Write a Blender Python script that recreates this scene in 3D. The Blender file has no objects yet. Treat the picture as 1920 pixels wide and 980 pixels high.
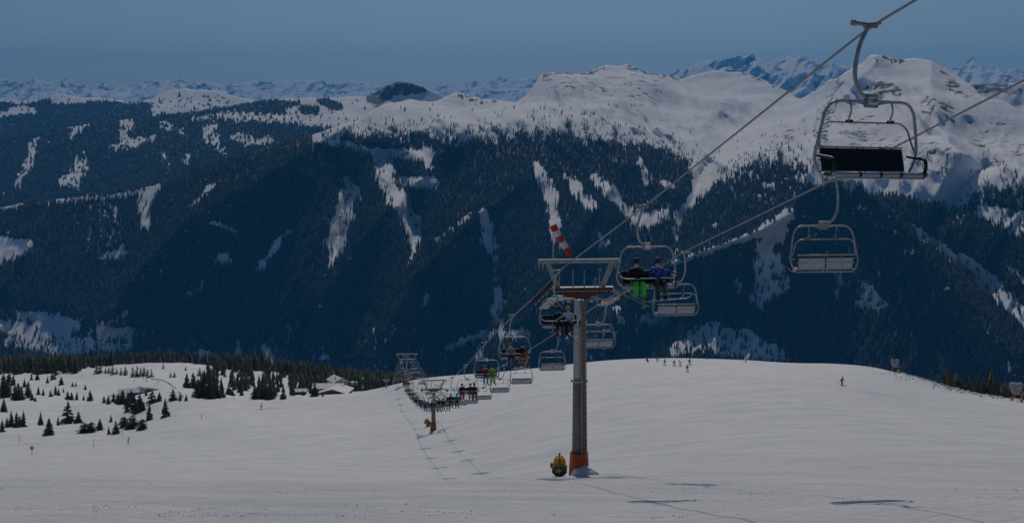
import bpy, bmesh, math, random
import numpy as np
from mathutils import Vector, Matrix

# ------------------------------------------------------------------ camera, world, sun, exposure
SC = bpy.context.scene
COL = SC.collection
F, HZ = 2667.0, 190.0            # focal length in photo pixels, photo row of the true horizon
cam_d = bpy.data.cameras.new('camera')
cam = bpy.data.objects.new('camera', cam_d); COL.objects.link(cam)
cam.location = (0, 0, 0); cam.rotation_euler = (math.radians(90), 0, 0)
cam_d.sensor_width = 36; cam_d.lens = F / 1920 * 36
cam_d.shift_y = -(490 - HZ) / 1920
cam_d.clip_start = 0.5; cam_d.clip_end = 200000
SC.camera = cam
SUN_EL, SUN_AZ = 41.0, 1.5       # degrees; azimuth to the right of straight ahead
world = bpy.data.worlds.new('World'); SC.world = world; world.use_nodes = True
wn = world.node_tree; bg = wn.nodes['Background']
sky = wn.nodes.new('ShaderNodeTexSky'); sky.sky_type = 'NISHITA'; sky.sun_disc = False
sky.sun_elevation = math.radians(SUN_EL); sky.sun_rotation = math.radians(SUN_AZ)
sky.altitude = 1900; sky.air_density = 1.0; sky.dust_density = 5.0; sky.ozone_density = 7.0
tint = wn.nodes.new('ShaderNodeMix'); tint.data_type = 'RGBA'; tint.blend_type = 'MULTIPLY'; tint.inputs[0].default_value = 1.0
tint.inputs[7].default_value = (0.80, 0.93, 1.02, 1)      # white balance of the photograph
wn.links.new(sky.outputs[0], tint.inputs[6]); wn.links.new(tint.outputs[2], bg.inputs[0]); bg.inputs[1].default_value = 0.088
sun_d = bpy.data.lights.new('sun', 'SUN'); sun_d.energy = 4.0; sun_d.angle = math.radians(0.5)
sun_d.color = (1.0, 0.92, 0.80)
sun = bpy.data.objects.new('sun', sun_d); COL.objects.link(sun)
el, az = math.radians(SUN_EL), math.radians(SUN_AZ)
SUNV = Vector((math.sin(az) * math.cos(el), math.cos(az) * math.cos(el), math.sin(el)))
sun.rotation_euler = SUNV.to_track_quat('Z', 'Y').to_euler()
SC.view_settings.view_transform = 'Standard'; SC.view_settings.look = 'None'
SC.view_settings.exposure = -1.45; SC.view_settings.gamma = 1
SC.cycles.volume_bounces = 1

RNG = np.random.RandomState(7)
random.seed(7)

# ------------------------------------------------------------------ noise
_P = np.random.RandomState(11).permutation(256); _P = np.concatenate([_P, _P])
_G = np.array([[math.cos(a), math.sin(a)] for a in np.linspace(0, 2 * math.pi, 17)[:-1]])
def perlin(x, y):
    xi = np.floor(x).astype(int); yi = np.floor(y).astype(int)
    xf = x - xi; yf = y - yi
    u = xf * xf * xf * (xf * (xf * 6 - 15) + 10); v = yf * yf * yf * (yf * (yf * 6 - 15) + 10)
    def g(ix, iy, dx, dy):
        h = _P[(_P[ix & 255] + iy) & 255] & 15
        return _G[h, 0] * dx + _G[h, 1] * dy
    a = g(xi, yi, xf, yf); b = g(xi + 1, yi, xf - 1, yf)
    c = g(xi, yi + 1, xf, yf - 1); d = g(xi + 1, yi + 1, xf - 1, yf - 1)
    return (a + u * (b - a)) * (1 - v) + (c + u * (d - c)) * v
def fbm(x, y, octs=4, gain=0.5):
    s = 0; a = 1.0; n = 0
    for k in range(octs):
        s = s + a * perlin(x * 2 ** k + 13.7 * k, y * 2 ** k + 5.1 * k); n += a; a *= gain
    return s / n * 1.6
def ridged(x, y, octs=4):
    s = 0; a = 1.0; n = 0
    for k in range(octs):
        s = s + a * (1 - np.abs(perlin(x * 2 ** k + 3.3 * k, y * 2 ** k + 7.9 * k)) * 2.2); n += a; a *= 0.5
    return s / n
def sstep(a, b, x):
    t = np.clip((x - a) / (b - a), 0, 1); return t * t * (3 - 2 * t)

# ------------------------------------------------------------------ scattered-data surfaces
class RBF:
    def __init__(s, P, V, smooth=0.0):
        P = np.array(P, float); s.P = P
        n, d = P.shape
        A = s.k(P, P) + np.eye(n) * smooth
        Q = np.hstack([np.ones((n, 1)), P])
        M = np.block([[A, Q], [Q.T, np.zeros((d + 1, d + 1))]])
        s.w = np.linalg.solve(M, np.concatenate([np.array(V, float), np.zeros(d + 1)]))
    def k(s, A, B):
        r2 = ((A[:, None, :] - B[None, :, :]) ** 2).sum(-1)
        return 0.5 * r2 * np.log(r2 + 1e-12)
    def __call__(s, X):
        out = np.empty(len(X))
        for i in range(0, len(X), 20000):
            x = X[i:i + 20000]
            out[i:i + 20000] = s.k(x, s.P) @ s.w[:len(s.P)] + s.w[len(s.P)] + x @ s.w[len(s.P) + 1:]
        return out
def world_pt(px, py, d):
    return Vector(((px - 960) / F * d, d, -(py - HZ) / F * d))

# ------------------------------------------------------------------ materials
def mat(name, col, rough=0.6, metal=0.0, var=0.0, scale=8.0, bump=0.0, col2=None, coord='Object', detail=4.0):
    m = bpy.data.materials.new(name); m.use_nodes = True
    nt = m.node_tree; b = nt.nodes['Principled BSDF']
    b.inputs['Base Color'].default_value = (*col, 1); b.inputs['Roughness'].default_value = rough
    b.inputs['Metallic'].default_value = metal
    if var > 0 or bump > 0:
        tc = nt.nodes.new('ShaderNodeTexCoord'); nz = nt.nodes.new('ShaderNodeTexNoise')
        nz.inputs['Scale'].default_value = scale; nz.inputs['Detail'].default_value = detail
        nt.links.new(tc.outputs[coord], nz.inputs['Vector'])
        if var > 0:
            c2 = col2 or tuple(c * (1 - var) for c in col)
            r = nt.nodes.new('ShaderNodeValToRGB')
            r.color_ramp.elements[0].position = 0.35; r.color_ramp.elements[1].position = 0.65
            r.color_ramp.elements[0].color = (*c2, 1); r.color_ramp.elements[1].color = (*col, 1)
            nt.links.new(nz.outputs['Fac'], r.inputs[0]); nt.links.new(r.outputs[0], b.inputs['Base Color'])
        if bump > 0:
            bp = nt.nodes.new('ShaderNodeBump'); bp.inputs['Strength'].default_value = bump
            nt.links.new(nz.outputs['Fac'], bp.inputs['Height']); nt.links.new(bp.outputs[0], b.inputs['Normal'])
    return m
M = {}
M['steel'] = mat('galvanised_steel', (0.48, 0.49, 0.49), 0.42, 0.30, 0.25, 6, 0.05)
M['dull_steel'] = mat('weathered_steel', (0.42, 0.43, 0.43), 0.6, 0.25, 0.35, 3, 0.08)
M['dark_steel'] = mat('stained_dark_steel', (0.21, 0.215, 0.23), 0.6, 0.2, 0.5, 1.6, 0.12, (0.17, 0.135, 0.11))
M['rust'] = mat('rusty_steel', (0.17, 0.065, 0.028), 0.85, 0.0, 0.5, 5, 0.15)
M['rust_dull'] = mat('rust_stained_panel', (0.25, 0.16, 0.10), 0.85, 0.0, 0.4, 2.5, 0.15, (0.17, 0.15, 0.14))
M['black'] = mat('black_rubber', (0.012, 0.012, 0.014), 0.55, 0, 0.3, 20)
M['cushion'] = mat('black_vinyl', (0.012, 0.014, 0.017), 0.5, 0, 0.35, 7, 0.1)
M['grey_plastic'] = mat('grey_plastic', (0.44, 0.49, 0.57), 0.5, 0, 0.2, 9)
M['white_plate'] = mat('white_plate', (0.92, 0.92, 0.92), 0.5)
M['rope'] = mat('steel_rope', (0.30, 0.30, 0.31), 0.5, 0.3, 0.3, 30)
M['orange_pad'] = mat('orange_foam_pad', (0.85, 0.25, 0.07), 0.7, 0, 0.2, 2, 0.1)
M['yellow'] = mat('yellow_paint', (0.85, 0.52, 0.01), 0.4, 0, 0.15, 6)
M['red'] = mat('red_cloth', (0.62, 0.035, 0.025), 0.8, 0, 0.2, 5, 0.2)
M['white'] = mat('white_cloth', (0.72, 0.70, 0.68), 0.8, 0, 0.1, 5, 0.2)
M['tarp'] = mat('grey_tarpaulin', (0.42, 0.41, 0.38), 0.75, 0, 0.45, 2.2, 0.5)
M['wood'] = mat('weathered_wood', (0.13, 0.07, 0.035), 0.8, 0, 0.5, 1.5, 0.2)
M['wood_light'] = mat('larch_wood', (0.33, 0.18, 0.075), 0.8, 0, 0.35, 1.2, 0.2)
M['plaster'] = mat('cream_plaster', (0.62, 0.58, 0.50), 0.85, 0, 0.15, 1)
M['glass'] = mat('window_glass', (0.03, 0.045, 0.07), 0.12, 0)
M['tin'] = mat('tin_roof', (0.33, 0.33, 0.34), 0.5, 0.4, 0.25, 1)
M['skin'] = mat('skin', (0.72, 0.46, 0.35), 0.55, 0, 0.1, 12)
M['bark'] = mat('bark', (0.07, 0.05, 0.035), 0.9, 0, 0.4, 3)
M['needles'] = mat('spruce_needles', (0.068, 0.092, 0.040), 0.85, 0, 0.55, 1.3, 0, (0.17, 0.145, 0.06))
def backlit(m, amount):
    nt = m.node_tree; b = nt.nodes['Principled BSDF']; tr = nt.nodes.new('ShaderNodeBsdfTranslucent'); mx = nt.nodes.new('ShaderNodeMixShader'); mx.inputs[0].default_value = amount
    src = b.inputs['Base Color'].links[0].from_socket; nt.links.new(src, tr.inputs[0]); nt.links.new(b.outputs[0], mx.inputs[1]); nt.links.new(tr.outputs[0], mx.inputs[2])
    nt.links.new(mx.outputs[0], nt.nodes['Material Output'].inputs[0])
backlit(M['needles'], 0.35)
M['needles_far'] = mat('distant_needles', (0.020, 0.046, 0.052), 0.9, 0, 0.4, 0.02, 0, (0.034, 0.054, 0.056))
M['needles_lit_tone'] = mat('distant_needles_lit_tone', (0.085, 0.125, 0.130), 0.9, 0, 0.4, 0.05)  # lighter copy of the distant needles: sunlit speckle of the forest painted as colour
M['larch_far'] = mat('bare_larch_twigs', (0.115, 0.075, 0.055), 0.9, 0, 0.3, 0.05)
M['larch'] = mat('larch_twigs', (0.20, 0.115, 0.065), 0.9, 0, 0.4, 2)
def snow_mat(name, near):
    m = bpy.data.materials.new(name); m.use_nodes = True
    nt = m.node_tree; b = nt.nodes['Principled BSDF']; L = nt.links.new
    b.inputs['Roughness'].default_value = 0.65; b.inputs['Specular IOR Level'].default_value = 0.25
    tc = nt.nodes.new('ShaderNodeTexCoord')
    def noise(scale, det, st=(1, 1, 1), rough=0.5):
        mp = nt.nodes.new('ShaderNodeMapping'); mp.inputs['Scale'].default_value = st
        n = nt.nodes.new('ShaderNodeTexNoise'); n.inputs['Scale'].default_value = scale
        n.inputs['Detail'].default_value = det; n.inputs['Roughness'].default_value = rough
        L(tc.outputs['Object'], mp.inputs[0]); L(mp.outputs[0], n.inputs['Vector']); return n
    def ramp(n, a, b_, ca, cb):
        r = nt.nodes.new('ShaderNodeValToRGB'); e = r.color_ramp.elements
        e[0].position = a; e[1].position = b_; e[0].color = (*ca, 1); e[1].color = (*cb, 1)
        L(n.outputs['Fac'], r.inputs[0]); return r
    c = ramp(noise(0.10, 10, (1, 1.7, 1), 0.78), 0.38, 0.58, (0.66, 0.69, 0.735), (0.86, 0.855, 0.84))
    L(c.outputs[0], b.inputs['Base Color'])
    bumps = [(noise(0.20, 7, (1, 1.6, 1), 0.70), 0.32, 0.8), (noise(1.5, 6, (1, 1.3, 1), 0.76), 0.85, 0.36),
             (noise(9.0, 3, (1, 1, 1), 0.7), 0.4, 0.05)]
    wv = nt.nodes.new('ShaderNodeTexNoise'); wv.inputs['Scale'].default_value = 0.05; wv.inputs['Detail'].default_value = 3
    prev = None
    for n, s, d in bumps:
        bp = nt.nodes.new('ShaderNodeBump'); bp.inputs['Strength'].default_value = s; bp.inputs['Distance'].default_value = d
        L(n.outputs['Fac'], bp.inputs['Height'])
        if prev: L(prev.outputs[0], bp.inputs['Normal'])
        prev = bp
    # carved ski tracks: bands of a strongly warped wave
    for sc_, rot, ds in ((0.16, 0.5, 9), (0.12, -0.75, 12)):
        mp = nt.nodes.new('ShaderNodeMapping'); mp.inputs['Rotation'].default_value = (0, 0, rot)
        w = nt.nodes.new('ShaderNodeTexWave'); w.inputs['Scale'].default_value = sc_
        w.inputs['Distortion'].default_value = ds; w.inputs['Detail'].default_value = 2; w.inputs['Detail Scale'].default_value = 0.35
        L(tc.outputs['Object'], mp.inputs[0]); L(mp.outputs[0], w.inputs['Vector'])
        r = nt.nodes.new('ShaderNodeValToRGB'); r.color_ramp.elements[0].position = 0.90; r.color_ramp.elements[1].position = 1.0
        L(w.outputs['Fac'], r.inputs[0])
        bp = nt.nodes.new('ShaderNodeBump'); bp.invert = True; bp.inputs['Strength'].default_value = 0.28; bp.inputs['Distance'].default_value = 0.12
        L(r.outputs[0], bp.inputs['Height']); L(prev.outputs[0], bp.inputs['Normal']); prev = bp
    L(prev.outputs[0], b.inputs['Normal'])
    return m
M['snow'] = snow_mat('groomed_snow', True)
M['snow_plain'] = mat('fresh_snow', (0.84, 0.84, 0.84), 0.7, 0, 0.06, 1.5, 0.15)
def mountain_mat(name, fscale, rock_scale, rock_at=0.56, bump_d=25.0):
    """snow with rock (attribute rock), dark wooded floor (attribute wood)"""
    m = bpy.data.materials.new(name); m.use_nodes = True
    nt = m.node_tree; b = nt.nodes['Principled BSDF']; L = nt.links.new
    b.inputs['Roughness'].default_value = 0.8; b.inputs['Specular IOR Level'].default_value = 0.1
    tc = nt.nodes.new('ShaderNodeTexCoord')
    def noise(scale, det, r=0.6):
        n = nt.nodes.new('ShaderNodeTexNoise'); n.inputs['Scale'].default_value = scale
        n.inputs['Detail'].default_value = det; n.inputs['Roughness'].default_value = r
        L(tc.outputs['Object'], n.inputs['Vector']); return n
    def attr(nm):
        a = nt.nodes.new('ShaderNodeAttribute'); a.attribute_name = nm; return a.outputs['Fac']
    def math_(op, x, y, clamp=False):
        n = nt.nodes.new('ShaderNodeMath'); n.operation = op; n.use_clamp = clamp
        for i, v in enumerate((x, y)):
            if isinstance(v, (int, float)): n.inputs[i].default_value = v
            else: L(v, n.inputs[i])
        return n.outputs[0]
    def mix(fac, c1, c2):
        n = nt.nodes.new('ShaderNodeMix'); n.data_type = 'RGBA'; L(fac, n.inputs['Factor'])
        for k, c in (('A', c1), ('B', c2)):
            s = [i for i in n.inputs if i.name == k and i.type == 'RGBA'][0]
            if isinstance(c, tuple): s.default_value = (*c, 1)
            else: L(c, s)
        return [o for o in n.outputs if o.type == 'RGBA'][0]
    nr = noise(rock_scale, 8, 0.68)
    rk = math_('MULTIPLY', math_('SUBTRACT', math_('ADD', nr.outputs['Fac'], math_('MULTIPLY', attr('rock'), 0.25)), rock_at + 0.13), 16.0, True)
    nf = noise(fscale, 4, 0.7)
    fo = math_('MULTIPLY', math_('SUBTRACT', math_('ADD', nf.outputs['Fac'], math_('MULTIPLY', attr('wood'), 0.9)), 0.93), 7.0, True)
    c = mix(rk, (0.83, 0.83, 0.83), (0.055, 0.050, 0.046))
    c = mix(fo, c, (0.035, 0.035, 0.028))
    L(c, b.inputs['Base Color'])
    bp = nt.nodes.new('ShaderNodeBump'); bp.inputs['Strength'].default_value = 0.6; bp.inputs['Distance'].default_value = bump_d
    nb = noise(rock_scale * 0.45, 6, 0.55)
    L(nb.outputs['Fac'], bp.inputs['Height']); L(bp.outputs[0], b.inputs['Normal'])
    return m

# ------------------------------------------------------------------ mesh helpers
def mesh_np(name, V, Fq, smooth=False, attrs=None):
    me = bpy.data.meshes.new(name)
    V = np.asarray(V, np.float32); Fq = np.asarray(Fq, np.int32); k = Fq.shape[1]
    me.vertices.add(len(V)); me.vertices.foreach_set('co', V.ravel())
    me.loops.add(Fq.size); me.loops.foreach_set('vertex_index', Fq.ravel())
    me.polygons.add(len(Fq)); me.polygons.foreach_set('loop_start', np.arange(0, Fq.size, k, dtype=np.int32))
    if smooth: me.polygons.foreach_set('use_smooth', np.ones(len(Fq), bool))
    for n, a in (attrs or {}).items():
        at = me.attributes.new(n, 'FLOAT', 'POINT'); at.data.foreach_set('value', np.asarray(a, np.float32))
    me.update(calc_edges=True); me.validate()
    return me
def grid_faces(nu, nv):
    i = np.arange(nu * nv).reshape(nu, nv)
    return np.stack([i[:-1, :-1], i[1:, :-1], i[1:, 1:], i[:-1, 1:]], -1).reshape(-1, 4)
def link(name, me, m=None, parent=None):
    o = bpy.data.objects.new(name, me); COL.objects.link(o)
    if m is not None and me is not None and len(me.materials) == 0:
        for x in (m if isinstance(m, (list, tuple)) else [m]): me.materials.append(x)
    if parent is not None: o.parent = parent
    return o
def tag(o, label=None, cat=None, group=None, kind=None):
    if label: o['label'] = label
    if cat: o['category'] = cat
    if group: o['group'] = group
    if kind: o['kind'] = kind
    return o
def empty(name, loc=(0, 0, 0), rz=0.0):
    o = bpy.data.objects.new(name, None); COL.objects.link(o); o.location = loc; o.rotation_euler = (0, 0, rz)
    o.empty_display_size = 0.2
    return o
def copy_tree(o, parent=None):
    c = o.copy(); COL.objects.link(c); c.parent = parent
    for ch in list(o.children): copy_tree(ch, c)
    return c
class MB:
    """collects simple shapes into one mesh"""
    def __init__(s): s.bm = bmesh.new()
    def box(s, c, d, rot=None, bevel=0.0):
        r = bmesh.ops.create_cube(s.bm, size=1.0); vs = r['verts']
        mtx = Matrix.Translation(c) @ (rot.to_4x4() if rot is not None else Matrix.Identity(4)) @ Matrix.Diagonal((*d, 1))
        bmesh.ops.transform(s.bm, matrix=mtx, verts=vs)
        if bevel > 0:
            es = list({e for v in vs for e in v.link_edges})
            bmesh.ops.bevel(s.bm, geom=es, offset=bevel, segments=2, affect='EDGES', profile=0.5)
        return s
    def tube(s, pts, r, n=8, caps=True, closed=False):
        pts = [Vector(p) for p in pts]; N = len(pts)
        rs = r if isinstance(r, (list, tuple)) else [r] * N
        T = []
        for i in range(N):
            if closed: t = pts[(i + 1) % N] - pts[i - 1]
            elif i == 0: t = pts[1] - pts[0]
            elif i == N - 1: t = pts[-1] - pts[-2]
            else: t = (pts[i + 1] - pts[i]).normalized() + (pts[i] - pts[i - 1]).normalized()
            T.append(t.normalized() if t.length > 1e-9 else Vector((0, 0, 1)))
        up = Vector((0, 0, 1)) if abs(T[0].z) < 0.9 else Vector((0, 1, 0))
        a = T[0].cross(up).normalized(); rings = []
        for i in range(N):
            a = (a - T[i] * a.dot(T[i])).normalized(); b = T[i].cross(a)
            rings.append([s.bm.verts.new(pts[i] + (a * math.cos(2 * math.pi * k / n) + b * math.sin(2 * math.pi * k / n)) * rs[i]) for k in range(n)])
        for i in range(N if closed else N - 1):
            A, B = rings[i], rings[(i + 1) % N]
            for k in range(n):
                f = s.bm.faces.new((A[k], A[(k + 1) % n], B[(k + 1) % n], B[k])); f.smooth = True
        if caps and not closed:
            s.bm.faces.new(rings[0][::-1]); s.bm.faces.new(rings[-1])
        return s
    def sphere(s, c, r, sc=(1, 1, 1), u=12, v=8):
        res = bmesh.ops.create_uvsphere(s.bm, u_segments=u, v_segments=v, radius=r)
        bmesh.ops.transform(s.bm, matrix=Matrix.Translation(c) @ Matrix.Diagonal((*sc, 1)), verts=res['verts'])
        for vv in res['verts']:
            for f in vv.link_faces: f.smooth = True
        return s
    def prism(s, poly, y0, y1, axis='y'):
        """extrude a polygon given in (a, b) along an axis"""
        def P(a, b, t): return {'y': (a, t, b), 'x': (t, a, b), 'z': (a, b, t)}[axis]
        A = [s.bm.verts.new(P(a, b, y0)) for a, b in poly]; B = [s.bm.verts.new(P(a, b, y1)) for a, b in poly]
        s.bm.faces.new(A[::-1]); s.bm.faces.new(B); n = len(poly)
        for i in range(n): s.bm.faces.new((A[i], A[(i + 1) % n], B[(i + 1) % n], B[i]))
        return s
    def face(s, pts):
        s.bm.faces.new([s.bm.verts.new(p) for p in pts]); return s
    def mesh(s, name):
        bmesh.ops.recalc_face_normals(s.bm, faces=s.bm.faces[:])
        me = bpy.data.meshes.new(name); s.bm.to_mesh(me); s.bm.free(); return me
    def build(s, name, m, parent=None): return link(name, s.mesh(name), m, parent)
def smooth_path(pts, n=6):
    """Catmull-Rom through pts"""
    P = [Vector(p) for p in pts]; P = [P[0] * 2 - P[1]] + P + [P[-1] * 2 - P[-2]]
    out = []
    for i in range(1, len(P) - 2):
        for k in range(n):
            t = k / n; a, b, c, d = P[i - 1], P[i], P[i + 1], P[i + 2]
            out.append(0.5 * ((2 * b) + (c - a) * t + (2 * a - 5 * b + 4 * c - d) * t * t + (3 * b - a - 3 * c + d) * t ** 3))
    out.append(P[-2]); return out

# ------------------------------------------------------------------ snow slope in the foreground
C0 = 2.5
CP = []
def row(D, *pts):
    for px, py in pts: CP.append((px, py, D))
for D, sl in ((5, 0.18), (20, 0.215)):
    py = HZ + F * (C0 + sl * D) / D
    row(D, (-900, py), (0, py), (960, py), (1920, py), (2800, py))
row(42, (-900, 946), (0, 946), (600, 946), (1260, 946), (1660, 929), (1920, 932), (2800, 950))
row(60, (-900, 905), (0, 907), (600, 906), (1000, 905), (1300, 907), (1600, 912), (1920, 914), (2800, 915))
row(82, (-900, 896), (0, 898), (500, 902), (840, 903), (1000, 896), (1087, 890), (1300, 890), (1500, 886), (1920, 896), (2800, 896))
row(105, (840, 907), (1087, 886), (1500, 862), (1920, 872), (300, 898))
row(142, (-900, 885), (0, 890), (400, 898), (700, 905), (860, 906), (1087, 866), (1300, 842), (1500, 830), (1920, 838), (2800, 850))
row(166, (830, 892), (925, 890))
row(189, (-900, 875), (0, 880), (400, 880), (810, 874), (1085, 822), (1300, 800), (1500, 790), (1920, 812), (2800, 830))
row(212, (800, 855), (875, 848))
row(236, (-900, 862), (0, 866), (400, 855), (795, 838), (1085, 780), (1300, 757), (1500, 748), (1920, 786), (2800, 810))
row(268, (0, 855), (400, 838), (700, 822), (810, 806), (900, 785), (1085, 752), (1300, 730), (1578, 720), (1700, 738), (1920, 768), (2800, 800))
row(305, (765, 793), (1000, 740))
row(333, (-900, 845), (0, 842), (240, 830), (450, 803), (760, 784), (900, 748), (1085, 714), (1300, 697), (1500, 695), (1640, 700), (1700, 709), (1740, 722), (1790, 737), (1920, 751), (2200, 770), (2800, 800))
row(352, (752, 779))
row(376, (748, 770), (1230, 686), (1290, 688), (1500, 683), (1640, 689), (1700, 705))
row(385, (0, 805), (100, 804), (200, 801), (-900, 815))
row(399, (746, 757), (1450, 681), (1560, 682))
row(424, (245, 782), (300, 762), (489, 767), (640, 757), (744, 744), (900, 704), (1020, 689), (1130, 676), (1290, 671), (1400, 675), (1450, 678), (1920, 765))
row(450, (300, 753), (365, 747), (440, 748), (560, 748), (640, 743), (700, 735), (740, 724), (767, 716), (834, 706), (940, 697), (1130, 678), (1290, 674))
row(530, (-900, 800), (0, 792), (200, 790), (300, 776), (440, 760), (640, 752), (740, 735), (834, 724), (1000, 712), (1130, 703), (1290, 700), (1450, 708), (1640, 728), (1800, 756), (1920, 772), (2800, 810))
row(640, (0, 758), (200, 757), (300, 755), (440, 756), (600, 749), (1920, 790), (900, 745))
row(740, (0, 738), (150, 738), (250, 738), (300, 728), (440, 745), (600, 744), (700, 738))
row(850, (-900, 725), (0, 715), (200, 712), (300, 708), (440, 728), (600, 738), (680, 734), (740, 735), (1000, 760), (1300, 760), (1900, 810), (2800, 840))
row(950, (0, 698), (150, 697), (300, 693), (400, 705), (500, 720), (700, 730))
row(1020, (150, 692), (250, 684), (320, 683), (400, 689), (500, 699), (570, 709), (650, 722), (740, 730))
row(1200, (-900, 705), (0, 694), (300, 692), (500, 708), (740, 728), (1000, 745), (1900, 850))
row(1700, (-900, 790), (0, 770), (400, 770), (740, 790), (1300, 850), (1900, 900), (2800, 900))
def gkey(px, D): return np.stack([px / 260.0, np.log(D) * 5.0], -1)
cpa = np.array(CP)
_g = RBF(gkey(cpa[:, 0], cpa[:, 2]), ((cpa[:, 1] - HZ) / F * cpa[:, 2] - C0) / cpa[:, 2], 0.002)
def ground_z(x, y):
    x = np.atleast_1d(np.asarray(x, float)); y = np.maximum(np.atleast_1d(np.asarray(y, float)), 3.0)
    px = 960 + F * x / y
    z = -C0 - y * _g(gkey(px, y))
    far = sstep(380, 520, y) * sstep(700, 300, px)
    z = z + 0.12 * fbm(x / 16, y / 16, 3) + 0.035 * fbm(x / 1.7, y / 2.5, 3) * sstep(160, 60, y)
    z = z + far * 2.2 * fbm(x / 45 + 9, y / 60, 3)
    # rough ploughed bank along the right edge of the piste
    bank = np.exp(-((px - 1725) / 75.0) ** 2) * np.exp(-((y - 345) / 22.0) ** 2) + 0.8 * np.exp(-((px - 1830) / 75.0) ** 2) * np.exp(-((y - 338) / 18.0) ** 2)
    z = z + bank * (0.6 + 0.8 * np.abs(fbm(x / 3.2, y / 4.0, 4)))
    return z
def gz(x, y): return float(ground_z(x, y)[0])
_hd = np.exp(np.linspace(math.log(20), math.log(1500), 900))
def hit(px, py, dmin=20):
    """world point where the sight line through a photo pixel first meets the snow"""
    X = (px - 960) / F * _hd; Zr = -(py - HZ) / F * _hd
    G = ground_z(X, _hd); ok = np.where((G >= Zr) & (_hd >= dmin))[0]
    if len(ok) == 0:
        k = int(np.argmin(np.where(_hd >= max(dmin, 100), Zr - G, 1e9) / _hd))
    else: k = ok[0]
    d = _hd[k]
    if len(ok) and k > 0 and Zr[k - 1] > G[k - 1]:
        a, b = Zr[k - 1] - G[k - 1], G[k] - Zr[k]; d = _hd[k - 1] + (d - _hd[k - 1]) * a / (a + b + 1e-9)
    x = (px - 960) / F * d
    return Vector((x, d, gz(x, d)))
nu, nv = 560, 520
us = np.linspace(-900, 2800, nu); ds = np.exp(np.linspace(math.log(4), math.log(1700), nv))
U, Dg = np.meshgrid(us, ds, indexing='ij')
X = (U - 960) / F * Dg
Z = ground_z(X.ravel(), Dg.ravel())
me = mesh_np('snow_slope', np.stack([X.ravel(), Dg.ravel(), Z], -1), grid_faces(nu, nv)[:, ::-1], True)
me.flip_normals() if me.polygons[1000].normal.z < 0 else None
link('snow_slope', me, M['snow']).__setitem__('kind', 'structure')
# ground sheet in the valleys, out to the horizon
vf = MB(); vf.face([(-26000, -1500, -1300), (26000, -1500, -1300), (26000, 36000, -1300), (-26000, 36000, -1300)])
vfo = vf.build('valley_floor', M['snow_plain']); vfo['kind'] = 'structure'
# ------------------------------------------------------------------ mountains
def closeness(px, py, paths, warp=5.0, seed=0.0):
    """1 inside a band drawn along each (x, y, halfwidth) path, 0 outside, with a ragged edge"""
    n1 = fbm(px / 22 + seed, py / 22 + 3, 3); n2 = fbm(px / 6 + 31 + seed, py / 9, 2)
    x = px + warp * n1 * 1.6 + 0.9 * warp * fbm(px / 4.5 + seed, py / 24, 2); y = py + warp * n2
    out = np.zeros_like(px)
    for path in paths:
        st = 1.0
        if isinstance(path[0], (int, float)): st = path[0]; path = path[1:]
        x0 = min(p[0] - p[2] * 2 for p in path) - 12; x1 = max(p[0] + p[2] * 2 for p in path) + 12
        y0 = min(p[1] - p[2] * 2 for p in path) - 12; y1 = max(p[1] + p[2] * 2 for p in path) + 12
        sel = np.where((x > x0) & (x < x1) & (y > y0) & (y < y1))[0]
        if len(sel) == 0: continue
        xs, ys = x[sel], y[sel]; best = np.full(len(sel), 9.0)
        if len(path) == 1: path = [path[0], (path[0][0] + 0.5, path[0][1], path[0][2])]
        for (ax, ay, aw), (bx, by, bw) in zip(path[:-1], path[1:]):
            dx, dy = bx - ax, by - ay
            t = np.clip(((xs - ax) * dx + (ys - ay) * dy) / (dx * dx + dy * dy), 0, 1)
            best = np.minimum(best, np.hypot(xs - ax - t * dx, ys - ay - t * dy) / (aw + t * (bw - aw)))
        out[sel] = np.maximum(out[sel], st * (1 - sstep(0.75, 1.2, best)))
    return out
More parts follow.
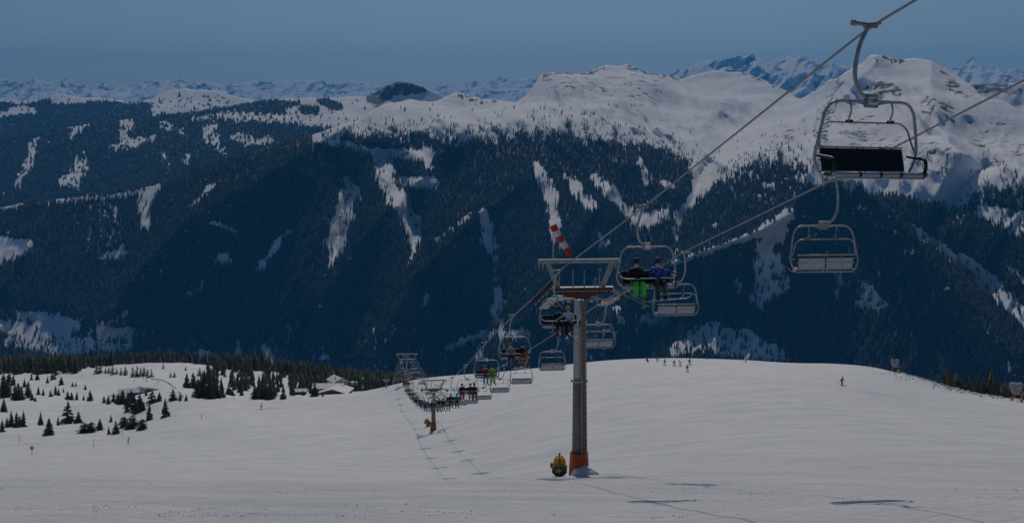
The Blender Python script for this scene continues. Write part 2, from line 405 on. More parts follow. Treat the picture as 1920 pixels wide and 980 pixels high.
class Layer:
    def __init__(s, name, crest, bottom, ctrl, relief, znoise, masks, xr, step, m, jag=0.0, back=(250, 900, 2600), label=None):
        s.cx = np.array([c[0] for c in crest], float); s.cy = np.array([c[1] for c in crest], float)
        s.jag = jag; s.bottom = bottom; s.relief = relief; s.zn = znoise; s.masks = masks
        c = np.array(ctrl, float)
        s.D = RBF(np.stack([c[:, 0] / 400, c[:, 1] / 250], -1), c[:, 2] / 1000, 0.01)
        x = np.arange(xr[0], xr[1] + step, step); ny = int((bottom - s.cy.min()) / step) + 2
        t = np.linspace(0, 1, ny); X = np.repeat(x[:, None], ny, 1); top = s.crest(x)[:, None]
        Y = top + (bottom - top) * t[None, :]
        P = s.surf(X.ravel(), Y.ravel()).reshape(len(x), ny, 3)
        A = {k: v.reshape(len(x), ny) for k, v in masks(X.ravel(), Y.ravel()).items()}
        rows = [P]; 
        bk = []
        for q, dd in enumerate(back[::-1]):
            R = P[:, 0, :].copy(); hyp = np.hypot(R[:, 0], R[:, 1]); k = (hyp + dd) / hyp
            R[:, 0] *= k; R[:, 1] *= k; R[:, 2] -= dd * 0.42
            bk.append(R[:, None, :])
        P = np.concatenate(bk + rows, 1)
        A = {k: np.concatenate([np.repeat(v[:, :1], len(back), 1), v], 1) for k, v in A.items()}
        me = mesh_np(name, P.reshape(-1, 3), grid_faces(P.shape[0], P.shape[1]), True, {k: v.ravel() for k, v in A.items()})
        n = np.mean([me.polygons[i].normal.z for i in range(0, len(me.polygons), 997)])
        if n < 0: me.flip_normals()
        o = link(name, me, m); o['kind'] = 'structure'
        s.obj = o
    def crest(s, x):
        return np.interp(x, s.cx, s.cy) + s.jag * fbm(x / 9.0, x * 0 + 2.5 + s.bottom, 4)
    def surf(s, px, py):
        d = s.D(np.stack([px / 400, py / 250], -1)) * 1000 + s.relief(px, py)
        x = (px - 960) / F * d; z = -(py - HZ) / F * d
        return np.stack([x, d, z + s.zn(x, d, px, py)], -1)

# --- far alpine ranges on the horizon
def far_relief(px, py): return 1000 * (0.5 - ridged(px / 40 + py / 70, py / 50 + px / 200, 5)) 
def far_zn(x, y, px, py): return 120 * (ridged(x / 1500, y / 2600, 6) - 0.55)
def no_wood(px, py): return {'wood': np.zeros_like(px), 'rock': 0.35 + 0.35 * fbm(px / 30, py / 12, 3)}
far_crest = [(-500, 150), (-200, 146), (-60, 154), (0, 148), (20, 151), (45, 158), (62, 149), (80, 152), (100, 156), (125, 150), (150, 159), (172, 161), (185, 149), (194, 152), (205, 159), (209, 151), (216, 153), (226, 158), (260, 158), (300, 154), (345, 150), (360, 153), (383, 149), (400, 155), (450, 153), (470, 151), (500, 155), (530, 153), (560, 152), (588, 150), (603, 144), (618, 152), (650, 153), (682, 155), (712, 163), (760, 172), (800, 168), (830, 160), (870, 153), (885, 148), (905, 153), (920, 150), (940, 144), (960, 152), (990, 148), (1012, 152), (1060, 165), (1180, 160), (1240, 145), (1262, 134), (1290, 128), (1305, 121), (1322, 116), (1345, 114), (1362, 112), (1386, 104), (1398, 107), (1411, 103), (1430, 117), (1443, 122), (1452, 118), (1470, 109), (1497, 102), (1512, 108), (1528, 122), (1545, 124), (1560, 118), (1580, 124), (1600, 127), (1620, 116), (1650, 135), (1700, 142), (1760, 135), (1782, 128), (1800, 129), (1812, 118), (1825, 111), (1838, 122), (1850, 128), (1862, 131), (1880, 136), (1896, 132), (1907, 127), (1920, 131), (1990, 126), (2080, 140), (2300, 130), (2600, 150)]
M['far_snow'] = mountain_mat('far_range_snow_and_rock', 0.002, 0.0022, 0.50, 160)
Layer('far_mountain_range', far_crest, 290, [(-500, 150, 30000), (2600, 150, 30000), (960, 150, 30500), (1400, 110, 24000), (1825, 112, 25000), (-500, 290, 22500), (960, 290, 22500), (2600, 290, 20000), (200, 200, 26500), (1400, 200, 21500)],
      far_relief, far_zn, no_wood, (-500, 2500), 3.0, M['far_snow'], 3.2, (800, 3000, 6000))

# --- wooded range in the middle distance on the left
mid_crest = [(-500, 205), (-100, 196), (0, 188), (40, 191), (75, 187), (118, 176), (150, 181), (200, 183), (250, 190), (285, 184), (315, 173), (345, 170), (385, 170), (420, 174), (450, 183), (480, 188), (530, 192), (600, 190), (700, 196), (820, 215), (950, 250)]
mid_snow = [[(285, 185, 10), (320, 188, 30), (390, 182, 22), (470, 190, 10)], [(300, 175, 6), (300, 200, 14), (290, 214, 5)], [(0, 214, 4), (40, 204, 8), (62, 207, 7)], [(100, 190, 7), (150, 186, 8), (200, 183, 3)], [(340, 200, 12), (352, 214, 8)]]
def mid_masks(px, py):
    c = closeness(px, py, mid_snow, 4)
    w = sstep(0, 7, py - np.interp(px, mx_, my_) + 3 * fbm(px / 12, py / 8, 3)) * (1 - c)
    w = np.maximum(w, 0.8 * sstep(0.15, 0.4, fbm(px / 9 + 3, py / 5, 3)) * sstep(2, 10, py - np.interp(px, mx_, my_)))
    return {'wood': w, 'rock': np.zeros_like(px) + 0.5 * (py < 182)}
mx_ = [c[0] for c in mid_crest]; my_ = [c[1] for c in mid_crest]
M['mid_snow'] = mountain_mat('middle_range_ground', 0.02, 0.004, 0.62, 40)
mid_relief = lambda px, py: 240 * (0.5 - ridged(px / 85 + py / 120, py / 330, 3))
midL = Layer('middle_mountain_range', mid_crest, 330, [(-500, 200, 13500), (0, 188, 13000), (350, 170, 13500), (700, 196, 13000), (950, 250, 12000), (-500, 330, 10500), (0, 330, 10500), (500, 330, 10500), (950, 330, 10500), (300, 250, 11600)],
      mid_relief, lambda x, y, px, py: 30 * fbm(x / 420, y / 600, 4), mid_masks, (-500, 950), 3.0, M['mid_snow'], 1.0)

near_crest = [(-500, 290), (-100, 268), (0, 262), (60, 252), (115, 240), (170, 232), (257, 218), (330, 213), (400, 205), (440, 199), (500, 190), (530, 186), (560, 183), (600, 181), (640, 183), (680, 184), (698, 180), (708, 170), (722, 160), (745, 153), (765, 154), (785, 160), (812, 170), (860, 190), (950, 215)]
hill_snow = [[(67, 266, 8), (55, 300, 9), (35, 350, 7)], [(158, 290, 4), (150, 312, 13), (136, 335, 17), (120, 345, 9)], [(115, 228, 6), (140, 236, 9), (160, 232, 6), (135, 256, 7)],
             [(235, 222, 9), (236, 262, 9)], [(212, 276, 5), (240, 270, 9), (262, 268, 9), (296, 262, 4)], [(300, 240, 7), (318, 238, 8)], [(396, 244, 12), (400, 270, 8), (422, 286, 6)], [(440, 257, 8), (470, 263, 9), (520, 262, 5)],
             [(345, 250, 6)], [(310, 295, 9)], [(352, 300, 10)], [(370, 222, 5), (430, 218, 7), (520, 222, 9), (600, 214, 9)], [(560, 205, 28), (640, 212, 30), (690, 196, 16)], [(590, 189, 9), (680, 189, 8)]]
def hill_masks(px, py):
    c = closeness(px, py, hill_snow, 9, 4.0); c = c * (1 - 0.85 * sstep(0.02, 0.32, fbm(px / 5, py / 9, 3)))
    top = np.interp(px, [c_[0] for c_ in near_crest], [c_[1] for c_ in near_crest])
    w = np.where(px < 500, 1.0, sstep(196, 206, py) * (px < 560) + sstep(232, 240, py)) 
    w = np.clip(w, 0, 1) * (1 - c) * (1 - 0.8 * sstep(0.40, 0.6, fbm(px / 14 + 40, py / 10, 4)))
    w = np.maximum(w, closeness(px, py, [[0.85, (500, 195, 8), (530, 199, 9), (560, 192, 4)], [0.85, (606, 188, 10), (625, 200, 9), (640, 204, 4)], [0.85, (568, 206, 8), (592, 206, 9)]], 3) * (py > top + 1))
    w = np.maximum(w, 0.6 * sstep(0.22, 0.45, fbm(px / 8 + 13, py / 5, 3)) * (px > 450) * (px < 700) * (py > top + 6))
    rock = closeness(px, py, [[1, (705, 188, 18), (735, 172, 16), (790, 168, 8)]], 4) * 1.3
    w = w * sstep(712, 690, px) + w * (py > 235) * sstep(690, 712, px)
    return {'wood': w, 'rock': rock}
hillL = Layer('forested_hills', near_crest, 440, [(-500, 290, 9600), (0, 262, 9400), (300, 214, 9800), (560, 183, 10000), (700, 182, 9700), (745, 153, 9300), (830, 175, 9000), (950, 215, 8600), (-500, 440, 7200), (0, 440, 7300), (300, 400, 7500), (700, 400, 7600), (950, 400, 7500), (500, 260, 8700), (150, 320, 8400), (650, 215, 8900)],
      lambda px, py: 190 * (0.5 - ridged(px / 75 + py / 90, py / 300, 3)) * sstep(190, 240, py), lambda x, y, px, py: 26 * fbm(x / 300, y / 400, 4), hill_masks, (-500, 950), 3.0, M['mid_snow'], 1.0)

# --- high ridge at the far right, behind the near summit
Layer('back_ridge', [(1560, 200), (1700, 165), (1790, 151), (1829, 157), (1870, 158), (1920, 154), (2050, 140), (2300, 150), (2500, 160)], 330,
      [(1560, 200, 8500), (1920, 154, 8200), (2500, 160, 8000), (1560, 330, 7200), (1920, 330, 6900), (2500, 330, 6900), (1900, 230, 7700)],
      lambda px, py: 200 * (0.5 - ridged(px / 60, py / 160, 3)), lambda x, y, px, py: 20 * fbm(x / 200, y / 300, 4),
      lambda px, py: {'wood': px * 0, 'rock': np.where(py < 178, 0.55, 0.2) + px * 0}, (1560, 2500), 4.0, M['far_snow'], 1.5)

# --- the big ridge across the valley, both its halves and the gully between them
ridge_crest = [(-500, 430), (-200, 400), (0, 388), (40, 383), (100, 374), (180, 362), (290, 348), (370, 315), (440, 292), (500, 279), (545, 266), (586, 257), (643, 234), (672, 222), (700, 208), (729, 190), (760, 182), (786, 177), (820, 168), (843, 163), (855, 161), (886, 170), (929, 181), (971, 180), (1000, 170), (1020, 151), (1049, 136), (1082, 129), (1131, 126), (1155, 125), (1178, 120), (1203, 126), (1229, 134), (1278, 138), (1314, 136), (1359, 136), (1392, 140), (1425, 155), (1457, 167), (1484, 177), (1500, 184), (1530, 169), (1570, 148), (1600, 130), (1618, 121), (1632, 110), (1643, 108), (1667, 113), (1694, 121), (1720, 122), (1742, 123), (1771, 136), (1802, 150), (1849, 181), (1888, 200), (1920, 216), (2000, 240), (2200, 300), (2500, 380)]
ridge_ctrl = [(-500, 430, 5700), (0, 388, 5650), (300, 347, 5450), (586, 257, 5550), (700, 208, 5950), (843, 163, 6900), (1000, 170, 7200), (1178, 120, 8700), (1359, 136, 8800), (1500, 184, 8000), (1570, 148, 6900), (1643, 108, 6700), (1742, 123, 6500), (1849, 181, 5600), (1920, 216, 5300), (2500, 380, 4500),
    (-500, 550, 4900), (0, 500, 5080), (300, 500, 4880), (600, 450, 4780), (850, 450, 4700), (850, 300, 5500), (850, 230, 5850), (1100, 450, 4720), (1150, 280, 5900), (1150, 200, 6900), (1300, 230, 6900), (1330, 330, 5550), (1268, 450, 4820), (1268, 560, 4500), (1480, 300, 5000), (1560, 230, 5700), (1600, 350, 4500), (1450, 450, 4480), (1700, 230, 5250), (1700, 350, 4400), (1850, 300, 4500), (1850, 400, 4150), (1700, 500, 4020), (1920, 550, 3720), (1500, 600, 4050), (2500, 600, 3400),
    (-500, 620, 4700), (0, 610, 4750), (0, 700, 4450), (300, 700, 4380), (600, 700, 4250), (900, 700, 4150), (1200, 700, 4000), (1400, 640, 4020), (1500, 700, 3850), (1700, 700, 3700), (1920, 700, 3480), (2500, 700, 3200), (-500, 790, 4100), (0, 790, 4100), (600, 790, 3950), (1200, 790, 3750), (1920, 790, 3300), (2500, 790, 3000)]
_rc = np.array(ridge_ctrl, float); _RD = RBF(np.stack([_rc[:, 0] / 400, _rc[:, 1] / 250], -1), _rc[:, 2] / 1000, 0.01)
SPURS = [(150, 46, [(640, 240), (500, 330), (340, 420), (190, 600)]), (120, 40, [(860, 250), (800, 330), (700, 420), (600, 560)]), (150, 44, [(1000, 330), (900, 400), (780, 520), (700, 660)]),
         (120, 40, [(1180, 300), (1100, 420), (1000, 560), (940, 680)]), (190, 44, [(1485, 400), (1430, 432), (1400, 443), (1257, 497), (1180, 560), (1100, 660)]), (150, 36, [(1643, 112), (1570, 190), (1525, 290), (1485, 400)]),
         (110, 34, [(1742, 126), (1760, 220), (1800, 300)]), (110, 40, [(1600, 340), (1700, 430), (1800, 560), (1900, 680)]), (-110, 34, [(740, 300), (775, 400), (800, 470), (840, 600)]), (-90, 30, [(650, 340), (625, 500), (560, 640)]), (-110, 32, [(1330, 300), (1268, 440), (1250, 600)]),
         (120, 46, [(80, 380), (40, 480), (-40, 600)]), (-90, 40, [(1850, 300), (1740, 440), (1850, 540)])]
def spur_d(px, py):
    out = np.zeros_like(px)
    wx = px + 10 * fbm(px / 50, py / 50, 2); 
    for amp, w, pts in SPURS:
        best = np.full(px.shape, 1e9)
        for (ax, ay), (bx, by) in zip(pts[:-1], pts[1:]):
            dx, dy = bx - ax, by - ay
            t = np.clip(((wx - ax) * dx + (py - ay) * dy) / (dx * dx + dy * dy), 0, 1)
            best = np.minimum(best, np.hypot(wx - ax - t * dx, py - ay - t * dy))
        out -= 1.9 * amp * np.exp(-best / (0.8 * w))
    return out
def ridge_D(px, py): return _RD(np.stack([px / 400, py / 250], -1)) * 1000
def UP_(px, py):
    edge = sstep(6, 70, py - np.interp(px, [c[0] for c in ridge_crest], [c[1] for c in ridge_crest]))
    k = np.clip((ridge_D(px, py) - 4300) / 1300, 0.5, 2.6)
    return edge * k * sstep(420, 260, py) * (np.where(px > 1480, 1, 0.75) * (260 * (0.5 - ridged((px - 0.6 * py) / 175 + 4, (py + 0.22 * px) / 125, 2)) + 210 * (0.5 - ridged((px - 1.0 * py) / 88 + 4, (py + 0.25 * px) / 210, 3))) + 50 * (0.5 - ridged((px - 0.6 * py) / 42 + 9, (py + 0.3 * px) / 60, 3)) + 0.0 * (0.5 - ridged((px - 0.8 * py) / 48, (py) / 60 + 3, 3)))
def ridge_relief(px, py):
    return spur_d(px, py) + 70 * (0.5 - ridged((px + 0.55 * py) / 70, py / 420, 3)) * sstep(180, 300, py) + 14 * (0.5 - ridged((px + 0.3 * py) / 16, py / 110, 3)) * sstep(160, 260, py) + UP_(px, py)
def ridge_zn(x, y, px, py):
    up = sstep(330, 200, py + np.where(px > 1450, -60, 0))
    return (80 * fbm(x / 520 + 3, y / 900, 3, 0.45) + 8 * fbm(x / 120, y / 260, 3)) * up + 9 * fbm(x / 110, y / 140, 3) * (1 - up)
tl_x = [-500, 0, 300, 440, 500, 586, 620, 700, 760, 820, 900, 1000, 1060, 1100, 1150, 1200, 1260, 1290, 1310, 1320, 1345, 1400, 1460, 1500, 1530, 1560, 1640, 1740, 1800, 1850, 1920, 2500]
tl_y = [425, 383, 342, 288, 276, 262, 250, 232, 228, 248, 252, 240, 238, 248, 258, 256, 272, 288, 300, 360, 330, 300, 288, 300, 325, 335, 352, 368, 380, 350, 345, 420]
open_ = [  # clearings, avalanche chutes, tracks
    [(590, 262, 5), (640, 270, 6), (700, 283, 7), (760, 290, 12), (808, 292, 12)], [(800, 282, 8), (804, 312, 7)], [(712, 290, 14), (722, 318, 20), (728, 350, 18), (750, 380, 17), (768, 412, 18), (778, 440, 16), (775, 462, 9), (768, 500, 3)], [(760, 340, 9), (812, 346, 13)],
    [(648, 335, 5), (656, 362, 16), (645, 398, 19), (634, 440, 20), (628, 470, 13), (620, 500, 4)], [(1003, 308, 9), (1018, 335, 14), (1033, 370, 15), (1040, 410, 14), (1040, 450, 10), (1048, 468, 4)], [(1062, 332, 5), (1082, 355, 13), (1108, 388, 11)],
    [(1112, 330, 5), (1136, 352, 12), (1160, 380, 12), (1182, 402, 13), (1210, 416, 18), (1245, 402, 12)], [(1125, 440, 5), (1136, 458, 9), (1120, 470, 4)], [(905, 396, 5), (912, 425, 13), (916, 455, 12), (926, 480, 4), (932, 540, 4), (934, 545, 9), (933, 595, 10), (937, 615, 4), (940, 650, 2)],
    [(885, 402, 4), (850, 425, 3), (815, 455, 3)], [(1320, 320, 26), (1312, 355, 14), (1290, 385, 8), (1274, 402, 9), (1268, 432, 8), (1268, 452, 3)], [(1200, 300, 6), (1215, 345, 4)], [(1240, 340, 6), (1262, 352, 6)],
    [(1262, 496, 4), (1300, 480, 5), (1340, 466, 5), (1400, 447, 6), (1430, 432, 8), (1478, 398, 9)], [(1455, 425, 22), (1432, 470, 12), (1440, 500, 28), (1450, 530, 34), (1420, 560, 14)], [(1425, 575, 6), (1428, 590, 3)],
    [(1480, 400, 9), (1462, 440, 12)], [(1268, 470, 4), (1262, 480, 6)], [(1382, 520, 4), (1386, 560, 3)], [(1575, 500, 5), (1568, 560, 4)], [(1620, 540, 12), (1650, 575, 14), (1610, 570, 8)], [(1697, 560, 3), (1700, 580, 3)], [(1775, 545, 4)], [(1790, 590, 5)],
    [(1705, 420, 4), (1740, 448, 9), (1780, 475, 10), (1830, 505, 15), (1870, 545, 17), (1925, 600, 20)], [(1695, 472, 5), (1725, 473, 4)], [(1835, 395, 12), (1880, 410, 20), (1930, 420, 26), (1900, 440, 8)], [(1890, 500, 6), (1925, 530, 8)],
    [(1640, 345, 20), (1720, 345, 26), (1780, 365, 22), (1800, 380, 12)], [(1270, 655, 16), (1330, 640, 24), (1400, 648, 30), (1460, 668, 14)], [(1290, 625, 8), (1340, 615, 12)], [(1215, 600, 14), (1240, 598, 16)], [(1196, 590, 4), (1195, 625, 4)], [(1155, 580, 8), (1165, 600, 6)],
    [(-20, 470, 30), (20, 468, 24), (50, 462, 12)], [(398, 416, 3), (425, 428, 4), (442, 438, 4), (440, 450, 2)], [(352, 552, 5), (375, 540, 6), (380, 528, 4)], [(418, 488, 12)], [(486, 505, 4), (512, 470, 7), (540, 435, 5)], [(360, 385, 4), (395, 352, 6), (415, 335, 4)],
    [(105, 375, 3), (180, 372, 3), (240, 364, 4), (292, 352, 4)], [(285, 352, 12), (270, 385, 13), (275, 425, 9)], [(188, 376, 1.6), (187, 484, 2)], [(195, 378, 1.6), (203, 478, 2)], [(205, 378, 1.6), (216, 476, 2)], [(214, 385, 1.6), (232, 472, 2)], [(172, 385, 1.4), (165, 480, 1.6)], [(190, 484, 7), (232, 474, 9)],
    [(0, 392, 4), (28, 384, 7), (40, 382, 4)], [(0, 612, 12), (60, 620, 14), (130, 622, 10)], [0.85, (20, 640, 12), (70, 648, 18), (130, 650, 22), (190, 650, 12), (250, 652, 7)], [(40, 590, 8), (90, 600, 14), (140, 612, 12)], [(195, 622, 14), (240, 630, 10)], [(236, 600, 4), (238, 585, 4)], [(380, 665, 12), (400, 680, 16)], [(445, 638, 4), (450, 670, 6)],
    [(840, 655, 6), (870, 640, 8), (905, 630, 10), (950, 625, 10), (985, 632, 12)], [(900, 650, 5), (895, 675, 5)], [(800, 560, 8), (795, 575, 4)], [(540, 610, 4), (545, 645, 3)], [(500, 650, 8), (505, 680, 12)], [(610, 672, 8)], [(700, 620, 3), (705, 650, 3)], [(760, 668, 5), (775, 678, 8)], [(1340, 560, 4)], [(1440, 350, 6)], [(1500, 335, 9), (1530, 342, 10)], [(1340, 425, 6)]]
thin = [(0.55, (660, 380, 30), (600, 480, 20)), (0.5, (1540, 480, 60), (1650, 520, 40)), (0.5, (780, 240, 40), (900, 260, 30)), (0.45, (1400, 330, 50), (1550, 360, 60)), (0.5, (1560, 400, 50), (1640, 440, 40)), (0.4, (560, 650, 60), (980, 660, 50)), (0.5, (1000, 560, 30), (1150, 640, 60)), (0.4, (1820, 330, 80), (1900, 470, 50)), (0.45, (1150, 330, 40), (1240, 400, 40)), (0.75, (0, 625, 30), (90, 620, 40), (250, 625, 30))]
def ridge_masks(px, py):
    tl = np.interp(px, tl_x, tl_y)
    w = sstep(-34, 40, py - tl + 30 * fbm(px / 22, py / 20, 4)) ** 1.4
    w = np.where(px < 586, 1.0, w)
    gap = closeness(px, py, open_, 7, 2.0)
    gap = gap * (1 - 0.75 * sstep(0.38, 0.56, fbm((px + 0.15 * py) / 5 + 50, py / 20, 3)))
    w = w * (1 - 0.97 * gap) * (1 - closeness(px, py, thin, 16, 8.0) * sstep(-0.15, 0.35, fbm(px / 7, py / 18, 3)))
    w = w * (1 - 0.9 * sstep(0.30, 0.48, fbm(px / 8 + 70, py / 26 + 9, 4)) * sstep(540, 680, py)) * (1 - 0.8 * sstep(0.44, 0.60, fbm(px / 11 + 90, py / 26 + 2, 4)))
    # scattered trees above the tree line
    above = sstep(np.where(px > 1450, 120, 90), 5, tl - py) * sstep(0.0, 0.45, fbm(px / 16 + 8, py / 10, 3)) * 0.45
    w = np.maximum(w, np.where((px > 640) & (py > 180), above, 0) * (1 - closeness(px, py, [[(1320, 320, 30), (1290, 385, 14)], [(1640, 345, 22), (1780, 362, 24)]], 4)))
    w = w * (1 - 0.9 * sstep(0.30, 0.50, fbm(px / 3.6 + 11, py / 10, 3)) * sstep(-0.25, 0.3, fbm(px / 110, py / 70 + 5, 3)))
    w = np.where((px > 586) & (py - np.interp(px, [c[0] for c in ridge_crest], [c[1] for c in ridge_crest]) < 2.0), 0.0, w)
    rock = closeness(px, py, [[0.85, (1020, 158, 7), (1049, 143, 8), (1082, 134, 6), (1131, 130, 5)], [(1178, 122, 4), (1203, 129, 5), (1229, 137, 5), (1270, 145, 4)], [0.45, (1040, 175, 20), (1120, 160, 20), (1220, 170, 30)], [0.9, (851, 163, 3), (886, 172, 3), (929, 183, 4)], [0.8, (1392, 143, 3), (1440, 162, 5), (1470, 172, 4)],
        [(1643, 111, 4), (1667, 116, 4), (1700, 123, 3)], [0.7, (1575, 155, 7), (1560, 190, 9), (1540, 240, 12), (1535, 290, 10)], [0.75, (1640, 160, 14), (1680, 175, 12)], [0.6, (1735, 190, 12), (1760, 198, 16), (1785, 205, 10)], [0.45, (1580, 220, 30), (1650, 260, 30), (1750, 300, 40)], [0.7, (1760, 140, 5), (1790, 165, 8), (1830, 190, 6)], [0.5, (1480, 250, 16), (1430, 310, 18)], [0.4, (1850, 240, 40), (1920, 300, 40)]], 9, 5.0)
    return {'wood': w, 'rock': np.maximum(rock * 1.1, 0.1 * (py < 300))}
M['ridge'] = mountain_mat('ridge_snow_rock_and_forest_floor', 0.05, 0.022, 0.54, 14)
ridgeL = Layer('mountain_ridge', ridge_crest, 790, ridge_ctrl, ridge_relief, ridge_zn, ridge_masks, (-500, 2460), 3.0, M['ridge'], 0.8)

# --- forests on them, each one mass of far conifers
def conifers(name, pts, h, m, label, sides=(5, 4), seed=1, width=0.17, larch=None):
    n = len(pts); r = np.random.RandomState(seed); rot = r.rand(n) * 6.28
    V = []; Fc = []; base = 0
    for k, (z0, z1, rr) in enumerate([(0.02, 0.68, 1.0), (0.42, 1.0, 0.62)][:len(sides)]):
        s = sides[k]; a = rot[:, None] + np.arange(s)[None, :] * 2 * math.pi / s
        jr = (0.75 + 0.5 * r.rand(n, s)) * (h * width * rr)[:, None]
        ring = np.stack([pts[:, 0:1] + np.cos(a) * jr, pts[:, 1:2] + np.sin(a) * jr, pts[:, 2:3] + (z0 + 0.1 * r.rand(n, s)) * h[:, None]], -1)
        tip = np.stack([pts[:, 0], pts[:, 1], pts[:, 2] + z1 * h], -1)[:, None, :]
        v = np.concatenate([ring, tip], 1).reshape(-1, 3); V.append(v)
        i0 = base + np.arange(n)[:, None] * (s + 1); kk = np.arange(s)[None, :]
        Fc.append(np.stack([i0 + kk, i0 + (kk + 1) % s, np.broadcast_to(i0 + s, (n, s))], -1).reshape(-1, 3)); base += len(v)
    me = mesh_np(name, np.concatenate(V), np.concatenate(Fc), False)
    o = link(name, me); me.materials.append(m)
    if larch is not None:
        me.materials.append(larch); me.materials.append(M['needles_lit_tone'] if m == M['needles_far'] else m); q_ = r.rand(n); pick = np.where(q_ < 0.07, 1, np.where(q_ < 0.42, 2, 0)).astype(np.int32)
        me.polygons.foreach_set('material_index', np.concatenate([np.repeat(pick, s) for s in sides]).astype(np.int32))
    tag(o, label, 'forest', None, 'stuff'); return o
def sow(L, n, xr, yr, seed, thr=0.12):
    r = np.random.RandomState(seed); px = xr[0] + r.rand(n) * (xr[1] - xr[0]); py = yr[0] + r.rand(n) * (yr[1] - yr[0])
    ok = py > L.crest(px) + 0.3; px, py = px[ok], py[ok]
    w = L.masks(px, py)['wood']; ok = r.rand(len(px)) * 0.96 + 0.012 < w ** 1.3; return px[ok], py[ok]
px, py = sow(ridgeL, 175000, (-60, 1990), (170, 730), 3)
P = ridgeL.surf(px, py)
hh = (13 + 12 * RNG.rand(len(px)) ** 1.3) * np.where(py < np.interp(px, tl_x, tl_y) + 14, 0.72, 1.0)
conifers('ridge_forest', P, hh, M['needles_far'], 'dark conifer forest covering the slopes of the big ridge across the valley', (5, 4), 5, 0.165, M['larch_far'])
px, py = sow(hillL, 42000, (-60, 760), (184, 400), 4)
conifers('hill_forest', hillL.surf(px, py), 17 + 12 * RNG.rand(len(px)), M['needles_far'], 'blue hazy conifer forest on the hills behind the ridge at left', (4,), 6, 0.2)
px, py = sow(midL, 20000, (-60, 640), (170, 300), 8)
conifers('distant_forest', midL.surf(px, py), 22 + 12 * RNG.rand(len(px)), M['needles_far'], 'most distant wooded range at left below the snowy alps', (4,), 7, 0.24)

for k_ in ('needles_far', 'needles_lit_tone'): 
    if k_ == 'needles_far': backlit(M[k_], 0.3)
# ------------------------------------------------------------------ the chairlift
def cable_x(side, d): return (690 - 960) / F * d + (26935 if side < 0 else 39800) / F
LPTS = [(-20, 11.5), (0, 6.6), (26.15, 1.86), (28.4, 1.54), (51.7, -3.78), (75, -8.9), (78.8, -9.93), (83, -11.0), (87.2, -12.1), (98.3, -14.75), (121.6, -20.6), (144.9, -26.8), (168.2, -32.6), (200, -40.0), (235, -47.6), (268, -54.15), (300, -60.2), (350, -68.6), (400, -75.2), (445, -80.4), (470, -86.5), (500, -94.5), (550, -107.5), (600, -120.5), (680, -141)]
RPTS = [(-20, 9.0), (10, 4.6), (31.7, 0.62), (45.5, -2.47), (67.4, -7.15), (79.8, -10.2), (85, -11.45), (90, -12.6), (112.4, -18.25), (135, -23.8), (157, -29.1), (179.5, -34.6), (202, -39.9), (235, -47.3), (268, -54.15), (300, -60.2), (350, -68.6), (400, -75.2), (445, -80.4), (470, -86.5), (500, -94.5), (550, -107.5), (600, -120.5), (680, -141)]
def cable_z(side, d):
    P = LPTS if side < 0 else RPTS
    return float(np.interp(d, [p[0] for p in P], [p[1] for p in P]))
LROT = math.atan2(270.0, F)            # the line swings this far left of straight ahead
def add_cable(side, label):
    P = LPTS if side < 0 else RPTS
    ds_ = []; d = -20.0
    root = empty('haul_rope', (cable_x(side, 0), 0, cable_z(side, 0)))
    tag(root, label, 'cable', 'haul ropes of the chairlift')
    o0 = Vector(root.location)
    # near stretch: six twisted strands; far stretch: plain rope
    r = 0.026; far = [Vector((cable_x(side, d), d, cable_z(side, d))) - o0 for d in [70] + [p[0] for p in P if p[0] > 70]]
    mb = MB(); mb.tube(far, r * 1.1, 6); mb.build('far_rope', M['rope'], root)
    n = 18; dd = np.arange(14, 70.01, 0.05)
    xs = np.array([cable_x(side, d) for d in dd]) - o0.x; zs = np.array([cable_z(side, d) for d in dd]) - o0.z
    k = np.ones(60) / 60; zp = np.pad(zs, 30, mode='reflect', reflect_type='odd'); zs = np.convolve(zp, k, 'same')[30:-30]
    a = np.arange(n) * 2 * math.pi / n; th = a[None, :]
    rad = r * (0.82 + 0.30 * np.abs(np.cos(3 * (th - (dd * 2 * math.pi / 0.42)[:, None] / 1.0))))
    V = np.stack([xs[:, None] + rad * np.cos(th), np.repeat((dd - o0.y)[:, None], n, 1), zs[:, None] + rad * np.sin(th)], -1)
    i = np.arange(len(dd) * n).reshape(len(dd), n)
    Fq = np.stack([i[:-1], np.roll(i, -1, 1)[:-1], np.roll(i, -1, 1)[1:], i[1:]], -1).reshape(-1, 4)
    link('twisted_rope', mesh_np('twisted_rope', V.reshape(-1, 3), Fq, True), M['rope'], root)
add_cable(-1, 'left haul rope of the chairlift, carrying the loaded chairs uphill')
add_cable(1, 'right haul rope of the chairlift, carrying empty chairs downhill')

